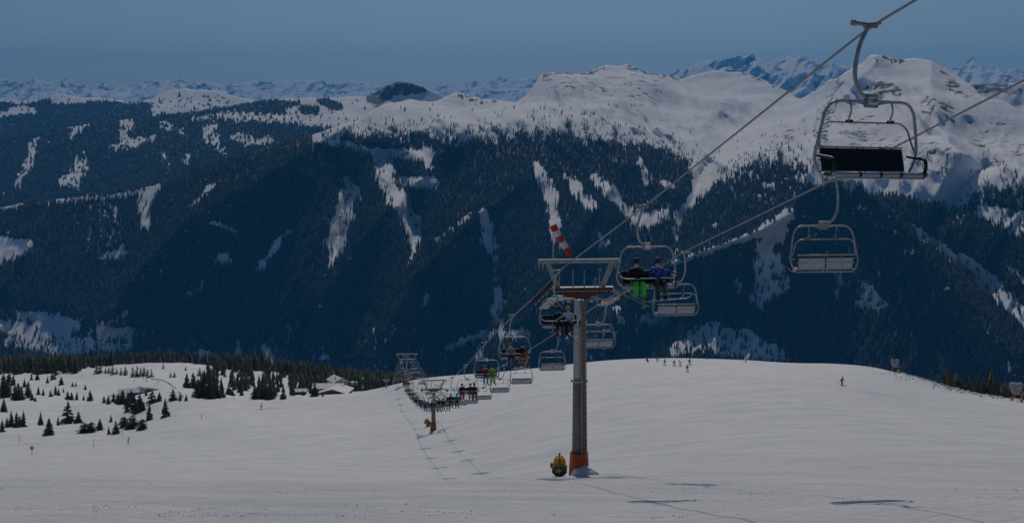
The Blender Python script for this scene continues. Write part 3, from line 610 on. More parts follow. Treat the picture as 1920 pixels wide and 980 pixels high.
# --- chair parts, local frame: grip at the origin, chair faces +y, hanger bows out to +x
PM = {}
SHORT = ('f_hoop', 'f_seatframe', 'f_seat', 'f_roll', 'f_strap', 'f_back', 'f_backrail', 'f_brace', 'f_arm', 'f_bar_down', 'f_stem_down', 'f_bar_up', 'f_stem_up', 'f_footpad', 'f_shell')
def part_mesh(name, fn):
    if name not in PM:
        mb = MB(); fn(mb); me = mb.mesh(name); PM[name] = me
        if name in SHORT:
            for v in me.vertices:
                if v.co.z < -1.6: v.co.z = -1.6 + (v.co.z + 1.6) * 0.915
    return PM[name]
def f_hanger(mb):
    mb.tube(smooth_path([(0.40, 0, 0.02), (0.44, 0, -0.10), (0.48, 0, -0.38), (0.49, 0, -0.75), (0.44, 0, -1.04), (0.32, 0, -1.28), (0.15, 0, -1.39), (0.0, 0, -1.41)], 5), 0.043, 10)
def f_grip(mb):
    mb.tube([(0.16, 0, 0.0), (0.56, 0, 0.03)], 0.045, 10); mb.box((0.22, 0, 0.0), (0.11, 0.34, 0.12), None, 0.02)
    mb.tube([(0.56, 0, 0.03), (0.62, 0, 0.035)], 0.062, 10); mb.tube([(0.22, -0.3, 0.03), (0.22, -0.1, 0.0)], 0.03, 6); mb.tube([(0.22, 0.1, 0), (0.22, 0.3, 0.03)], 0.03, 6)
def f_plate(mb): mb.box((0, 0.0, -1.46), (0.25, 0.13, 0.27), None, 0.015)
def f_plate_face(mb): mb.box((0, 0.072, -1.46), (0.19, 0.012, 0.15), None, 0.005)
HOOP = [(0.0, 0, -1.46), (0.45, 0, -1.475), (0.70, 0, -1.48), (0.84, -0.01, -1.53), (0.93, -0.02, -1.64), (0.985, -0.03, -1.80), (1.05, -0.06, -2.20), (1.095, -0.10, -2.50), (1.09, -0.14, -2.70), (1.02, -0.16, -2.90), (0.94, -0.14, -3.01)]
def f_hoop(mb):
    R_ = smooth_path(HOOP, 4); mb.tube([Vector((-p.x, p.y, p.z)) for p in R_[::-1]] + R_[1:], 0.030, 10)
    mb.prism([(-0.62, -1.45), (0.62, -1.45), (0.12, -1.55), (-0.12, -1.55)], -0.025, 0.025)
def f_seatframe(mb):
    for s in (-1, 1):
        mb.tube(smooth_path([(s * 0.94, -0.16, -3.0), (s * 0.94, 0.1, -3.045), (s * 0.94, 0.34, -3.03)], 3), 0.03, 8)
    mb.tube([(-0.94, -0.14, -3.04), (0.94, -0.14, -3.04)], 0.03, 8); mb.tube([(-0.94, 0.36, -3.06), (0.94, 0.36, -3.06)], 0.028, 8)
def f_seat(mb): mb.box((0, 0.09, -2.985), (1.80, 0.42, 0.05), Matrix.Rotation(0.06, 3, 'X'), 0.015)
def f_roll(mb): mb.tube([(-1.01, 0.36, -2.99), (1.01, 0.36, -2.99)], 0.055, 12)
def f_strap(mb): mb.tube([(-0.03, 0.36, -2.99), (0.03, 0.36, -2.99)], 0.060, 10)
def f_back(mb): mb.box((0, -0.235, -2.70), (0.898, 0.045, 0.48), Matrix.Rotation(0.22, 3, 'X'), 0.015)
def f_shell(mb): mb.box((0, -0.262, -2.745), (0.86, 0.012, 0.40), Matrix.Rotation(0.22, 3, 'X'), 0.003)
def f_backrail(mb):
    for z, y in ((-2.44, -0.31), (-2.72, -0.27), (-2.95, -0.21)): mb.tube([(-0.93, y, z), (0.93, y, z)], 0.020, 6)
def f_brace(mb): mb.tube([(0, -0.33, -2.43), (0, -0.265, -2.72), (0, -0.22, -2.98), (0, 0.05, -3.05), (0, 0.34, -3.07)], 0.018, 6)
def f_slat(mb): mb.box((0, 0, 0), (0.86, 0.02, 0.13), None, 0.004)
def f_arm(mb): mb.tube(smooth_path([(0, -0.22, -2.62), (0, 0.05, -2.64), (0, 0.27, -2.66), (0, 0.34, -2.72), (0, 0.35, -2.86), (0, 0.28, -2.98), (0, 0.10, -3.0)], 4), 0.034, 8)
def f_bar_down(mb):
    L_ = smooth_path([(1.04, -0.10, -2.46), (1.0, 0.06, -2.62), (0.94, 0.30, -2.66), (0.84, 0.44, -2.66)], 3)
    mb.tube([Vector((-p.x, p.y, p.z)) for p in L_] + L_[::-1], 0.02, 8)
def f_stem_down(mb):
    mb.tube([(0, 0.44, -2.66), (0, 0.46, -2.95), (0, 0.56, -3.28)], 0.017, 6); mb.tube([(-0.2, 0.56, -3.28), (0.2, 0.56, -3.28)], 0.022, 8)
def f_bar_up(mb):
    L_ = smooth_path([(1.03, -0.08, -2.50), (0.99, -0.14, -2.28), (0.95, -0.20, -2.05), (0.80, -0.22, -1.92), (0.60, -0.22, -1.91)], 3)
    mb.tube([Vector((-p.x, p.y, p.z)) for p in L_] + L_[::-1], 0.02, 8)
def f_stem_up(mb): mb.tube(smooth_path([(0, -0.22, -1.91), (0.05, -0.10, -1.84), (0.09, 0.03, -1.66), (0.11, 0.02, -1.50)], 4), 0.018, 6)
def f_footpad(mb): mb.tube([(-0.09, -0.2, -1.885), (0.05, -0.17, -1.885)], 0.034, 8)
def pt(name, fn, m, parent, loc=(0, 0, 0), key=None):
    o = link(name, part_mesh(key or fn.__name__, fn), m, parent); o.location = loc; return o
def text_mesh(txt, size):
    if ('txt', txt) in PM: return PM[('txt', txt)]
    cu = bpy.data.curves.new('plate_number', 'FONT'); cu.body = txt; cu.size = size; cu.align_x = 'CENTER'; cu.align_y = 'CENTER'; cu.extrude = 0.002; cu.offset = 0.002
    to = bpy.data.objects.new('plate_number', cu); COL.objects.link(to)
    dg = bpy.context.evaluated_depsgraph_get(); me = bpy.data.meshes.new_from_object(to.evaluated_get(dg))
    me.name = 'plate_number'; bpy.data.objects.remove(to); PM[('txt', txt)] = me; return me
def f_hanger_up(mb):
    mb.tube(smooth_path([(0.08, 0, 0.02), (0.14, 0, -0.10), (0.27, 0, -0.38), (0.35, 0, -0.75), (0.355, 0, -1.02), (0.27, 0, -1.27), (0.12, 0, -1.39), (0.0, 0, -1.41)], 5), 0.043, 10)
def make_chair(bar, number=None):
    t = empty('chairlift_chair'); left = bar == 'down' or number is not None
    pt('hanger', f_hanger_up if left else f_hanger, M['steel'], t); pt('grip', f_grip, M['dull_steel'], t, (-0.17 if left else 0.16, 0, 0))
    p = pt('number_plate_bracket', f_plate, M['dull_steel'], t); pl = pt('number_plate', f_plate_face, M['white_plate'], p)
    if number:
        tm = text_mesh(number, 0.115); n_ = link('plate_number', tm, M['black'], p); n_.location = (0, 0.0805, -1.46); n_.rotation_euler = (math.pi / 2, 0, math.pi)
    pt('hoop_frame', f_hoop, M['steel'], t); pt('seat_frame', f_seatframe, M['steel'], t); pt('seat', f_seat, M['cushion'], t)
    roll = pt('seat_edge_roll', f_roll, M['grey_plastic'], t)
    for x in (-0.93, -0.42, 0.02, 0.46): pt('strap', f_strap, M['black'], roll, (x, 0, 0))
    pt('backrest', f_back, M['cushion'], t, (-0.45, 0, 0)); pt('backrest', f_back, M['cushion'], t, (0.45, 0, 0))
    pt('back_shell', f_shell, M['grey_plastic'], t, (-0.45, 0, 0)); pt('back_shell', f_shell, M['grey_plastic'], t, (0.45, 0, 0))
    pt('back_rail', f_backrail, M['steel'], t)
    for x in (-0.5, -0.06, 0.06, 0.5): pt('brace', f_brace, M['steel'], t, (x, 0, 0))
    for x in (-0.45, 0.45):
        for q in range(3):
            s = pt('slat', f_slat, M['grey_plastic'], t, (x, -0.055 + 0.15 * q, -2.905)); s.rotation_euler = (math.pi / 2, 0, 0)
    for x in (-0.985, 0.985): pt('armrest', f_arm, M['black'], t, (x, 0, 0))
    if bar == 'down':
        b = pt('restraint_bar', f_bar_down, M['steel'], t)
        for x in (-0.48, 0.48): pt('footrest', f_stem_down, M['steel'], b, (x, 0, 0))
    else:
        b = pt('restraint_bar', f_bar_up, M['steel'], t)
        for x in (-0.55, 0.35):
            pt('footrest', f_stem_up, M['steel'], b, (x, 0, 0)); pt('footrest_pad', f_footpad, M['black'], b, (x, 0, 0))
    return t
first = {'up': make_chair('up'), 'down': make_chair('down')}; used = {'up': False, 'down': False}
def place_chair(side, d, bar, label, number=None, tilt=0.0, yaw=0.0):
    if number: c = make_chair(bar, number)
    elif not used[bar]: used[bar] = True; c = first[bar]
    else: c = copy_tree(first[bar])
    c.location = (cable_x(side, d), d, cable_z(side, d) - 0.03)
    c.location += Matrix.Rotation(LROT + yaw + (math.pi if side < 0 else 0.0), 3, 'Z') @ Vector((-0.05 if side < 0 else -0.38, 0, 0))
    c.rotation_euler = (0, tilt, LROT + yaw + (math.pi if side < 0 else 0.0))
    tag(c, label, 'chairlift chair', 'chairs hanging from the chairlift ropes')
    return c

# --- people: one continuous skinned body, posed by its joints
SKM = {}
def body_mesh(key, joints, bones, parts):
    """joints {name: (pos, radius)}, bones [(a, b)], parts {joint: material slot}"""
    if key in SKM: return SKM[key]
    names = list(joints); idx = {n: i for i, n in enumerate(names)}
    me = bpy.data.meshes.new('body'); me.from_pydata([joints[n][0] for n in names], [(idx[a], idx[b]) for a, b in bones], [])
    o = bpy.data.objects.new('body', me); COL.objects.link(o)
    sk = o.modifiers.new('s', 'SKIN'); sk.use_smooth_shade = True
    for i, n in enumerate(names):
        r = joints[n][1]; r = r if isinstance(r, tuple) else (r, r)
        me.skin_vertices[0].data[i].radius = r; me.skin_vertices[0].data[i].use_root = (n == 'pelvis')
    sb = o.modifiers.new('d', 'SUBSURF'); sb.levels = 1
    dg = bpy.context.evaluated_depsgraph_get(); out = bpy.data.meshes.new_from_object(o.evaluated_get(dg)); out.name = 'body'
    bpy.data.objects.remove(o); bpy.data.meshes.remove(me)
    for k in range(5): out.materials.append(M['black'])
    J = [Vector(joints[n][0]) for n in names]
    for f in out.polygons:
        c = f.center; k = min(range(len(J)), key=lambda q: (J[q] - c).length); f.material_index = parts.get(names[k], 0)
    SKM[key] = out; return out
def sit_pose(v=0, arms='bar', spread=0.0):
    j = {'pelvis': ((0, 0.0, 0.14), (0.20, 0.15)), 'belly': ((0, -0.02, 0.28), (0.20, 0.155)), 'chest': ((0, -0.03, 0.45), (0.22, 0.165)), 'neck': ((0, 0.0, 0.61), 0.085), 'head': ((0.0, 0.04, 0.72), (0.105, 0.12)), 'crown': ((0, 0.03, 0.84), (0.085, 0.095)), 'nose': ((0, 0.165, 0.735), 0.018)}
    for s, n in ((-1, 'l'), (1, 'r')):
        sx = s * (1 + 0.0 * v)
        j['sh' + n] = ((sx * 0.20, -0.02, 0.53), 0.105)
        if arms == 'bar' or (arms == 'reach' and s < 0) or (arms == 'raise' and s > 0):
            j['el' + n] = ((sx * 0.30, 0.10, 0.30), 0.080); j['wr' + n] = ((sx * 0.15, 0.33, 0.26), 0.045); j['ha' + n] = ((sx * 0.12, 0.40, 0.27), 0.045)
        elif arms == 'reach': j['el' + n] = ((sx * 0.42, 0.12, 0.42), 0.06); j['wr' + n] = ((sx * 0.62, 0.28, 0.33), 0.045); j['ha' + n] = ((sx * 0.69, 0.33, 0.31), 0.045)
        elif arms == 'raise': j['el' + n] = ((sx * 0.40, 0.14, 0.60), 0.06); j['wr' + n] = ((sx * 0.22, 0.24, 0.72), 0.045); j['ha' + n] = ((sx * 0.15, 0.24, 0.77), 0.045)
        elif arms == 'lap': j['el' + n] = ((sx * 0.31, 0.07, 0.28), 0.080); j['wr' + n] = ((sx * 0.10, 0.28, 0.22), 0.045); j['ha' + n] = ((sx * 0.03, 0.33, 0.22), 0.045)
        kx = 0.13 + spread
        j['hi' + n] = ((sx * 0.10, 0.05, 0.11), 0.125); j['kn' + n] = ((sx * kx, 0.46, 0.11), 0.108)
        j['sn' + n] = ((sx * (kx + 0.01), 0.50, -0.12), 0.100); j['an' + n] = ((sx * (kx + 0.02), 0.50 + 0.06 * (v % 2) * s, -0.33), 0.085)
        j['he' + n] = ((sx * (kx + 0.02), 0.49 + 0.06 * (v % 2) * s, -0.43), 0.07); j['to' + n] = ((sx * (kx + 0.03), 0.68 + 0.06 * (v % 2) * s, -0.44), 0.045)
    b = [('pelvis', 'belly'), ('belly', 'chest'), ('chest', 'neck'), ('neck', 'head'), ('head', 'crown'), ('head', 'nose')]
    for n in 'lr': b += [('chest', 'sh' + n), ('sh' + n, 'el' + n), ('el' + n, 'wr' + n), ('wr' + n, 'ha' + n), ('pelvis', 'hi' + n), ('hi' + n, 'kn' + n), ('kn' + n, 'sn' + n), ('sn' + n, 'an' + n), ('an' + n, 'he' + n), ('he' + n, 'to' + n)]
    return j, b
def stand_pose(lean=0.15, bend=0.3, v=0):
    k = bend
    j = {'pelvis': ((0, -0.10 * k / 0.3, 0.90 - 0.25 * k), (0.16, 0.12)), 'belly': ((0, -0.05, 1.06 - 0.25 * k), (0.155, 0.12)), 'chest': ((0, lean * 0.5, 1.25 - 0.27 * k), (0.185, 0.135)), 'neck': ((0, lean, 1.43 - 0.3 * k), 0.062), 'head': ((0, lean + 0.03, 1.53 - 0.3 * k), (0.085, 0.1)), 'crown': ((0, lean + 0.03, 1.65 - 0.3 * k), (0.075, 0.085)), 'nose': ((0, lean + 0.135, 1.55 - 0.3 * k), 0.014)}
    for s, n in ((-1, 'l'), (1, 'r')):
        j['sh' + n] = ((s * 0.19, lean * 0.8, 1.34 - 0.28 * k), 0.083); j['el' + n] = ((s * 0.33, 0.05, 1.10 - 0.28 * k), 0.06)
        if v == 1 and s > 0: j['wr' + n] = ((0.52, 0.20, 1.18 - 0.28 * k), 0.045); j['ha' + n] = ((0.60, 0.24, 1.20 - 0.28 * k), 0.045)
        else: j['wr' + n] = ((s * 0.34, 0.28, 1.02 - 0.28 * k), 0.044); j['ha' + n] = ((s * 0.34, 0.36, 1.04 - 0.28 * k), 0.045)
        j['hi' + n] = ((s * 0.10, -0.06, 0.84 - 0.25 * k), 0.10); j['kn' + n] = ((s * 0.15, 0.16 * k / 0.3, 0.50 - 0.05 * k), 0.08)
        j['sn' + n] = ((s * 0.165, 0.09, 0.32), 0.075); j['an' + n] = ((s * 0.17, 0.0, 0.14), 0.068); j['he' + n] = ((s * 0.17, -0.02, 0.07), 0.062); j['to' + n] = ((s * 0.17, 0.17, 0.06), 0.045)
    b = [('pelvis', 'belly'), ('belly', 'chest'), ('chest', 'neck'), ('neck', 'head'), ('head', 'crown'), ('head', 'nose')]
    for n in 'lr': b += [('chest', 'sh' + n), ('sh' + n, 'el' + n), ('el' + n, 'wr' + n), ('wr' + n, 'ha' + n), ('pelvis', 'hi' + n), ('hi' + n, 'kn' + n), ('kn' + n, 'sn' + n), ('sn' + n, 'an' + n), ('an' + n, 'he' + n), ('he' + n, 'to' + n)]
    return j, b
SLOT = {'pelvis': 1, 'belly': 0, 'chest': 0, 'neck': 0, 'head': 2, 'crown': 2, 'nose': 2}
for n in 'lr': SLOT.update({'sh' + n: 0, 'el' + n: 0, 'wr' + n: 0, 'ha' + n: 3, 'hi' + n: 1, 'kn' + n: 1, 'sn' + n: 1, 'an' + n: 1, 'he' + n: 4, 'to' + n: 4})
def cloth(name, col):
    if name not in M: M[name] = mat(name, col, 0.75, 0, 0.25, 9, 0.25)
    return M[name]
C_ = {'black': (0.015, 0.015, 0.017), 'green': (0.10, 0.85, 0.05), 'blue': (0.03, 0.13, 0.50), 'navy': (0.015, 0.03, 0.11), 'grey': (0.055, 0.055, 0.065), 'orange': (0.75, 0.13, 0.01), 'red': (0.55, 0.02, 0.02), 'lime': (0.42, 0.60, 0.02), 'white': (0.62, 0.66, 0.72), 'cyan': (0.02, 0.26, 0.55), 'yellow': (0.72, 0.45, 0.02), 'brown': (0.10, 0.05, 0.03), 'teal': (0.02, 0.24, 0.20), 'purple': (0.16, 0.03, 0.16)}
for k, c in C_.items(): cloth(k + '_fabric', c)
def pattern_mat(name, c1, c2, scale, kind):
    m = bpy.data.materials.new(name); m.use_nodes = True; nt = m.node_tree; b = nt.nodes['Principled BSDF']; b.inputs['Roughness'].default_value = 0.8
    tc = nt.nodes.new('ShaderNodeTexCoord'); w = nt.nodes.new('ShaderNodeTexWave' if kind == 'stripe' else 'ShaderNodeTexChecker')
    nt.links.new(tc.outputs['Object'], w.inputs['Vector']); w.inputs['Scale'].default_value = scale
    mx = nt.nodes.new('ShaderNodeValToRGB'); mx.color_ramp.interpolation = 'CONSTANT'; mx.color_ramp.elements[1].position = 0.5
    mx.color_ramp.elements[0].color = (*c1, 1); mx.color_ramp.elements[1].color = (*c2, 1)
    if kind == 'stripe': w.bands_direction = 'Z'
    nt.links.new(w.outputs['Fac'], mx.inputs[0]); nt.links.new(mx.outputs[0], b.inputs['Base Color']); M[name] = m
pattern_mat('striped_fabric', (0.015, 0.015, 0.017), (0.6, 0.6, 0.62), 3.2, 'stripe'); pattern_mat('plaid_fabric', (0.02, 0.05, 0.22), (0.05, 0.22, 0.62), 9, 'check')
def f_helmet(mb):
    mb.sphere((0, 0.005, 0.015), 0.130, (1.0, 1.08, 1.0), 14, 10)
    for v in list(mb.bm.verts):
        if v.co.z < 0.0 and v.co.y > -0.02: v.co.z = v.co.z * 0.1; v.co.y = min(v.co.y, 0.11)
def f_goggles(mb): mb.box((0, 0.128, -0.035), (0.17, 0.05, 0.062), None, 0.02)
def f_ear(mb): mb.tube([(0, 0, 0.10), (0, 0, 0.20)], [0.035, 0.004], 6)
def f_ski(mb):
    P = [(-0.70, 0.0), (0.72, 0.0), (0.82, 0.02), (0.90, 0.07), (0.94, 0.13)]
    for (y0, z0), (y1, z1) in zip(P[:-1], P[1:]):
        w0, w1 = (0.052, 0.040) if y1 > 0.9 else (0.045, 0.052)
        A = [(-w0, y0, z0), (w0, y0, z0), (w1, y1, z1), (-w1, y1, z1)]
        vb = [mb.bm.verts.new(p) for p in A]; vt = [mb.bm.verts.new((p[0], p[1], p[2] + 0.022)) for p in A]
        mb.bm.faces.new(vb[::-1]); mb.bm.faces.new(vt)
        for i in range(4): mb.bm.faces.new((vb[i], vb[(i + 1) % 4], vt[(i + 1) % 4], vt[i]))
    mb.box((0, 0.12, 0.045), (0.07, 0.10, 0.05)); mb.box((0, -0.16, 0.045), (0.07, 0.12, 0.05))
def f_board(mb): mb.box((0, 0, 0.01), (0.27, 1.45, 0.02), None, 0.006); mb.box((0, 0.25, 0.04), (0.22, 0.14, 0.06)); mb.box((0, -0.25, 0.04), (0.22, 0.14, 0.06))
def f_pole(mb): mb.tube([(0, 0, 0.05), (0, 0, -1.08)], [0.018, 0.009], 6); mb.tube([(0, 0, -1.0), (0, 0, -1.015)], 0.045, 8); mb.tube([(0, 0, 0.06), (0, 0, -0.10)], 0.022, 6)
def f_glove(mb):
    mb.sphere((0, 0.015, 0), 0.045, (0.95, 1.2, 0.6), 8, 6)
    for i, (x, L_) in enumerate(((-0.033, 0.05), (-0.011, 0.062), (0.011, 0.058), (0.032, 0.045))):
        mb.tube([(x, 0.045, 0.006), (x, 0.045 + L_ * 0.7, 0.0), (x, 0.045 + L_ * 0.75, -0.03), (x, 0.045 + L_ * 0.3, -0.045)], [0.013, 0.012, 0.011, 0.008], 6)
    mb.tube([(-0.035, 0.0, -0.005), (-0.062, 0.03, -0.02), (-0.045, 0.055, -0.035)], [0.015, 0.013, 0.009], 6)
def dress(o, mats):
    for i, m in enumerate(mats):
        o.material_slots[i].link = 'OBJECT'; o.material_slots[i].material = m
def person(loc, rz, jacket, trousers, helmet, label, pose='sit', v=0, arms='bar', spread=0.0, goggles=True, ears=False, ski='white', skis='skis', ski_tilt=0.0, poles=True, ski_yaw=None, size=1.0, group=None, bend=0.3, head='skin'):
    t = empty('person', loc, rz); t.scale = (size,) * 3
    if pose == 'sit': j, b = sit_pose(v, arms, spread); key = ('sit', v % 2, arms, spread)
    else: j, b = stand_pose(0.15 + 0.25 * (bend > 0.5), bend, v); key = ('st', v, bend)
    o = link('body', body_mesh(key, j, b, SLOT), None, t)
    dress(o, [M[jacket + '_fabric'], M[trousers + '_fabric'], M[head] if head in M else M[head + '_fabric'], M['black_fabric'], M['black']])
    hc = Vector(j['crown'][0]) + Vector((0, -0.005, 0.015))
    h = link('helmet', part_mesh('f_helmet', f_helmet), M['black'], t); h.location = hc; dress(h, [M[helmet + '_fabric']])
    if goggles: g = link('goggles', part_mesh('f_goggles', f_goggles), M['black'], t); g.location = hc; dress(g, [M['glass']])
    if ears:
        for sx_ in (-0.075, 0.075): e = link('helmet_ear', part_mesh('f_ear', f_ear), M['black'], h); e.location = (sx_, 0, 0); dress(e, [M[helmet + '_fabric']])
    for n in 'lr':
        w, a = Vector(j['wr' + n][0]), Vector(j['ha' + n][0]); g = link('glove', part_mesh('f_glove', f_glove), M['black_fabric'], t)
        g.location = a; g.rotation_euler = (a - w).to_track_quat('Y', 'Z').to_euler()
        if n == 'l': g.scale = (-1, 1, 1)
        an = Vector(j['he' + n][0])
        if skis == 'skis':
            s = link('ski', part_mesh('f_ski', f_ski), M['black'], t); dress(s, [M[ski + '_fabric']])
            s.location = (an.x, an.y + 0.12, an.z - 0.065); s.rotation_euler = (ski_tilt * (0.8 if n == 'l' else 1.1), 0, ((ski_yaw + (0.1 if n == 'l' else -0.12)) if ski_yaw is not None else (0.10 if n == 'l' else -0.14)) if pose == 'sit' else 0)
        if poles and skis == 'skis':
            p = link('ski_pole', part_mesh('f_pole', f_pole), M['black'], t); dress(p, [M['dull_steel']])
            p.location = a; p.rotation_euler = (-0.5, 0.15, 0) if pose != 'sit' else (0.55 if n == 'l' else 0.4, 0.1, 0)
    if skis == 'board':
        s = link('snowboard', part_mesh('f_board', f_board), M['black'], t); dress(s, [M[ski + '_fabric']])
        s.location = (0, j['hel'][0][1] + 0.04, j['hel'][0][2] - 0.07); s.rotation_euler = (ski_tilt, 0, math.pi / 2)
    tag(t, label, 'person', group); return t
def ride(ch, x, **kw):
    """seat a rider on chair ch, x metres to the chair's own right"""
    m = ch.matrix_basis; p = m @ Vector((x, 0.02, -2.85))
    return person(p, ch.rotation_euler.z, pose='sit', **kw)

# --- chairs going up (left rope), with their riders
U_ = 23.3
c = place_chair(-1, 28.4, 'up', 'nearest chair at top right, empty, with black backrest and the number 109 on its plate', '109', -0.03, 0.28); c.scale = (1.10, 1.05, 1.03); c.location.x -= 0.06
c = place_chair(-1, 51.7, 'down', 'chair above the near tower carrying riders in bright green and in blue clothing', yaw=0.08)
ride(c, 0.42, jacket='black', trousers='green', helmet='black', label='rider in a black jacket and bright green trousers above the near tower', v=0, arms='lap', ski='teal', ski_tilt=0.35, ski_yaw=-0.95)
ride(c, -0.38, jacket='plaid', trousers='grey', helmet='grey', label='rider in a blue checked jacket and grey trousers, right of the green one', v=1, arms='bar', ski='white', ski_tilt=0.12, ski_yaw=1.15)
c = place_chair(-1, 75.0, 'down', 'loaded chair passing just left of the near tower shaft')
ride(c, 0.10, jacket='black', trousers='black', helmet='black', label='rider all in black with an eared helmet, left of the near tower shaft', v=0, arms='bar', ears=True, ski='teal', head='cyan')
ride(c, -0.40, jacket='white', trousers='black', helmet='yellow', label='rider in a pale blue and white jacket stretching one arm along the bar', v=1, arms='reach', ears=True, ski='white')
c = place_chair(-1, 98.3, 'down', 'loaded chair left of the near tower with riders in stripes and orange')
ride(c, 0.30, jacket='striped', trousers='navy', helmet='orange', label='rider in a black and white striped jacket with an orange helmet', v=0, ski='grey', goggles=False)
ride(c, -0.52, jacket='black', trousers='orange', helmet='black', label='rider in orange trousers raising one arm beside the striped jacket', v=1, arms='raise', spread=0.12, ski='red')
c = place_chair(-1, 121.6, 'down', 'loaded chair with one rider in red and one in lime yellow')
ride(c, 0.12, jacket='red', trousers='cyan', helmet='cyan', label='rider in a red jacket and bright blue trousers', v=0, ski='yellow')
ride(c, -0.45, jacket='lime', trousers='lime', helmet='grey', label='rider dressed all in lime yellow beside the red jacket', v=1, ski='lime')
c = place_chair(-1, 144.9, 'down', 'loaded chair of three riders with red and orange trousers')
ride(c, 0.58, jacket='navy', trousers='red', helmet='black', label='rider in a dark blue jacket and red trousers', v=0, ski='grey')
ride(c, -0.28, jacket='black', trousers='orange', helmet='black', label='rider in a black jacket and orange trousers, middle of three', v=1, ski='grey')
ride(c, -0.68, jacket='grey', trousers='brown', helmet='black', label='rider in grey and brown, right end of the chair of three', v=0, ski='grey')
c = place_chair(-1, 168.2, 'down', 'loaded chair with two riders in dark blue and light blue jackets')
ride(c, 0.35, jacket='navy', trousers='purple', helmet='black', label='rider in a navy jacket and plum trousers', v=0, ski='red')
ride(c, -0.35, jacket='cyan', trousers='grey', helmet='black', label='rider in a light blue jacket and dark trousers beside the navy one', v=1, ski='grey')
c = place_chair(-1, 191.5, 'down', 'loaded chair right of the middle tower with riders in lime, blue and green')
ride(c, 0.60, jacket='black', trousers='lime', helmet='yellow', label='rider in lime trousers and a yellow helmet right of the middle tower', v=0, ski='grey')
ride(c, 0.0, jacket='black', trousers='cyan', helmet='black', label='rider in bright blue trousers between lime and green ones', v=1, ski='grey')
ride(c, -0.62, jacket='teal', trousers='green', helmet='black', label='rider in green at the right end of the chair beside the middle tower', v=0, ski='green')
LG = 'riders on the crowded chairs at the middle tower'
sets = [(214.8, [('navy', 'cyan', 'blue', 0.5), ('black', 'cyan', 'black', -0.1), ('brown', 'black', 'black', -0.6)], 'loaded chair crossing just in front of the middle tower shaft'),
        (238.1, [('teal', 'grey', 'cyan', 0.55), ('black', 'lime', 'black', 0.0), ('white', 'lime', 'grey', -0.5)], 'loaded chair just left of the middle tower shaft'),
        (261.4, [('navy', 'black', 'black', 0.4), ('blue', 'grey', 'green', -0.3)], 'loaded chair hanging at the wheels of the middle tower'),
        (284.7, [('navy', 'black', 'green', 0.4)], 'first chair beyond the middle tower, with a lone rider in navy'),
        (308.0, [('cyan', 'grey', 'orange', 0.3), ('orange', 'grey', 'black', -0.4)], 'second chair beyond the middle tower, one rider in orange'),
        (331.3, [('orange', 'navy', 'orange', 0.35), ('purple', 'orange', 'grey', -0.3)], 'third chair beyond the middle tower, riders in orange and purple')]
for d, rs, lb in sets:
    c = place_chair(-1, d, 'down', lb)
    for i, (a, b_, h_, x) in enumerate(rs):
        ride(c, x, jacket=a, trousers=b_, helmet=h_, label='rider in %s jacket, %s trousers and %s helmet, %s' % (a, b_, h_, {214: 'before the middle tower shaft', 238: 'left of the middle tower shaft', 261: 'at the middle tower wheels', 284: 'just beyond the middle tower', 308: 'behind the middle tower', 331: 'well beyond the middle tower'}[int(d)]), v=i, ski='grey')
pal = ['yellow', 'navy', 'red', 'lime', 'white', 'black', 'cyan', 'orange', 'teal', 'grey']
k_ = 0
for q, d in enumerate(np.arange(354.6, 660, U_)):
    beyond = d > 445
    c = place_chair(-1, float(d), 'down', 'far chair in the cluster beyond the most distant tower' if beyond else 'far loaded chair between the middle tower and the most distant one')
    for i, x in enumerate((0.55, 0.0, -0.55)[:2 + (q % 2)]):
        k_ += 1
        ride(c, x, jacket=pal[(k_ * 3) % 10], trousers=pal[(k_ * 7 + 2) % 10], helmet=pal[(k_ * 5 + 1) % 10], label='tiny rider on the far chairs of the lift, seen as a dot of colour', v=i, ski='grey', group='riders on the farthest chairs')
# --- empty chairs going down (right rope), seen from behind
rl = ['empty chair seen from behind, right of the loaded chair and below the nearest one', 'empty chair seen from behind, just under the skis of the rider in blue', 'empty chair seen from behind, right of the near tower shaft', 'empty chair seen from behind, left of the near tower shaft above the snow crest',
      'empty descending chair just below the orange trousered rider', 'empty descending chair right of the rider in red', 'empty descending chair with a dark slatted seat against the snow, third from the skyline', 'empty descending chair right of the middle tower']
for d, lb in zip((45.5, 67.4, 90, 112.4, 135, 157, 179.5, 202), rl): place_chair(1, d, 'up', lb)
ORD = ['first', 'second', 'third', 'fourth', 'fifth', 'sixth', 'seventh', 'eighth', 'ninth', 'tenth', 'eleventh', 'twelfth', 'thirteenth', 'fourteenth', 'fifteenth', 'sixteenth', 'seventeenth', 'eighteenth', 'nineteenth', 'twentieth']
for i, d in enumerate(np.arange(224, 440, 22.4)): place_chair(1, float(d), 'up', 'small empty chair on the right rope, %s %s the middle tower' % ((ORD[1 - i], 'before') if i < 2 else (ORD[i - 2], 'beyond')))
for d in np.arange(452, 620, 22.4): place_chair(1, float(d), 'up', 'small empty descending chair beyond the most distant tower')
for ch in [o for o in COL.objects if o.get('category') == 'chairlift chair' and o['label'].startswith('small empty descending')]: ch['group'] = 'far empty chairs ' + ('at the middle tower' if 'middle' in ch['label'] else 'beyond the last tower')
for ch in [o for o in COL.objects if o.get('category') == 'chairlift chair' and o['label'].startswith('far ')]: ch['group'] = 'far loaded chairs ' + ('before the last tower' if 'between' in ch['label'] else 'beyond the last tower')

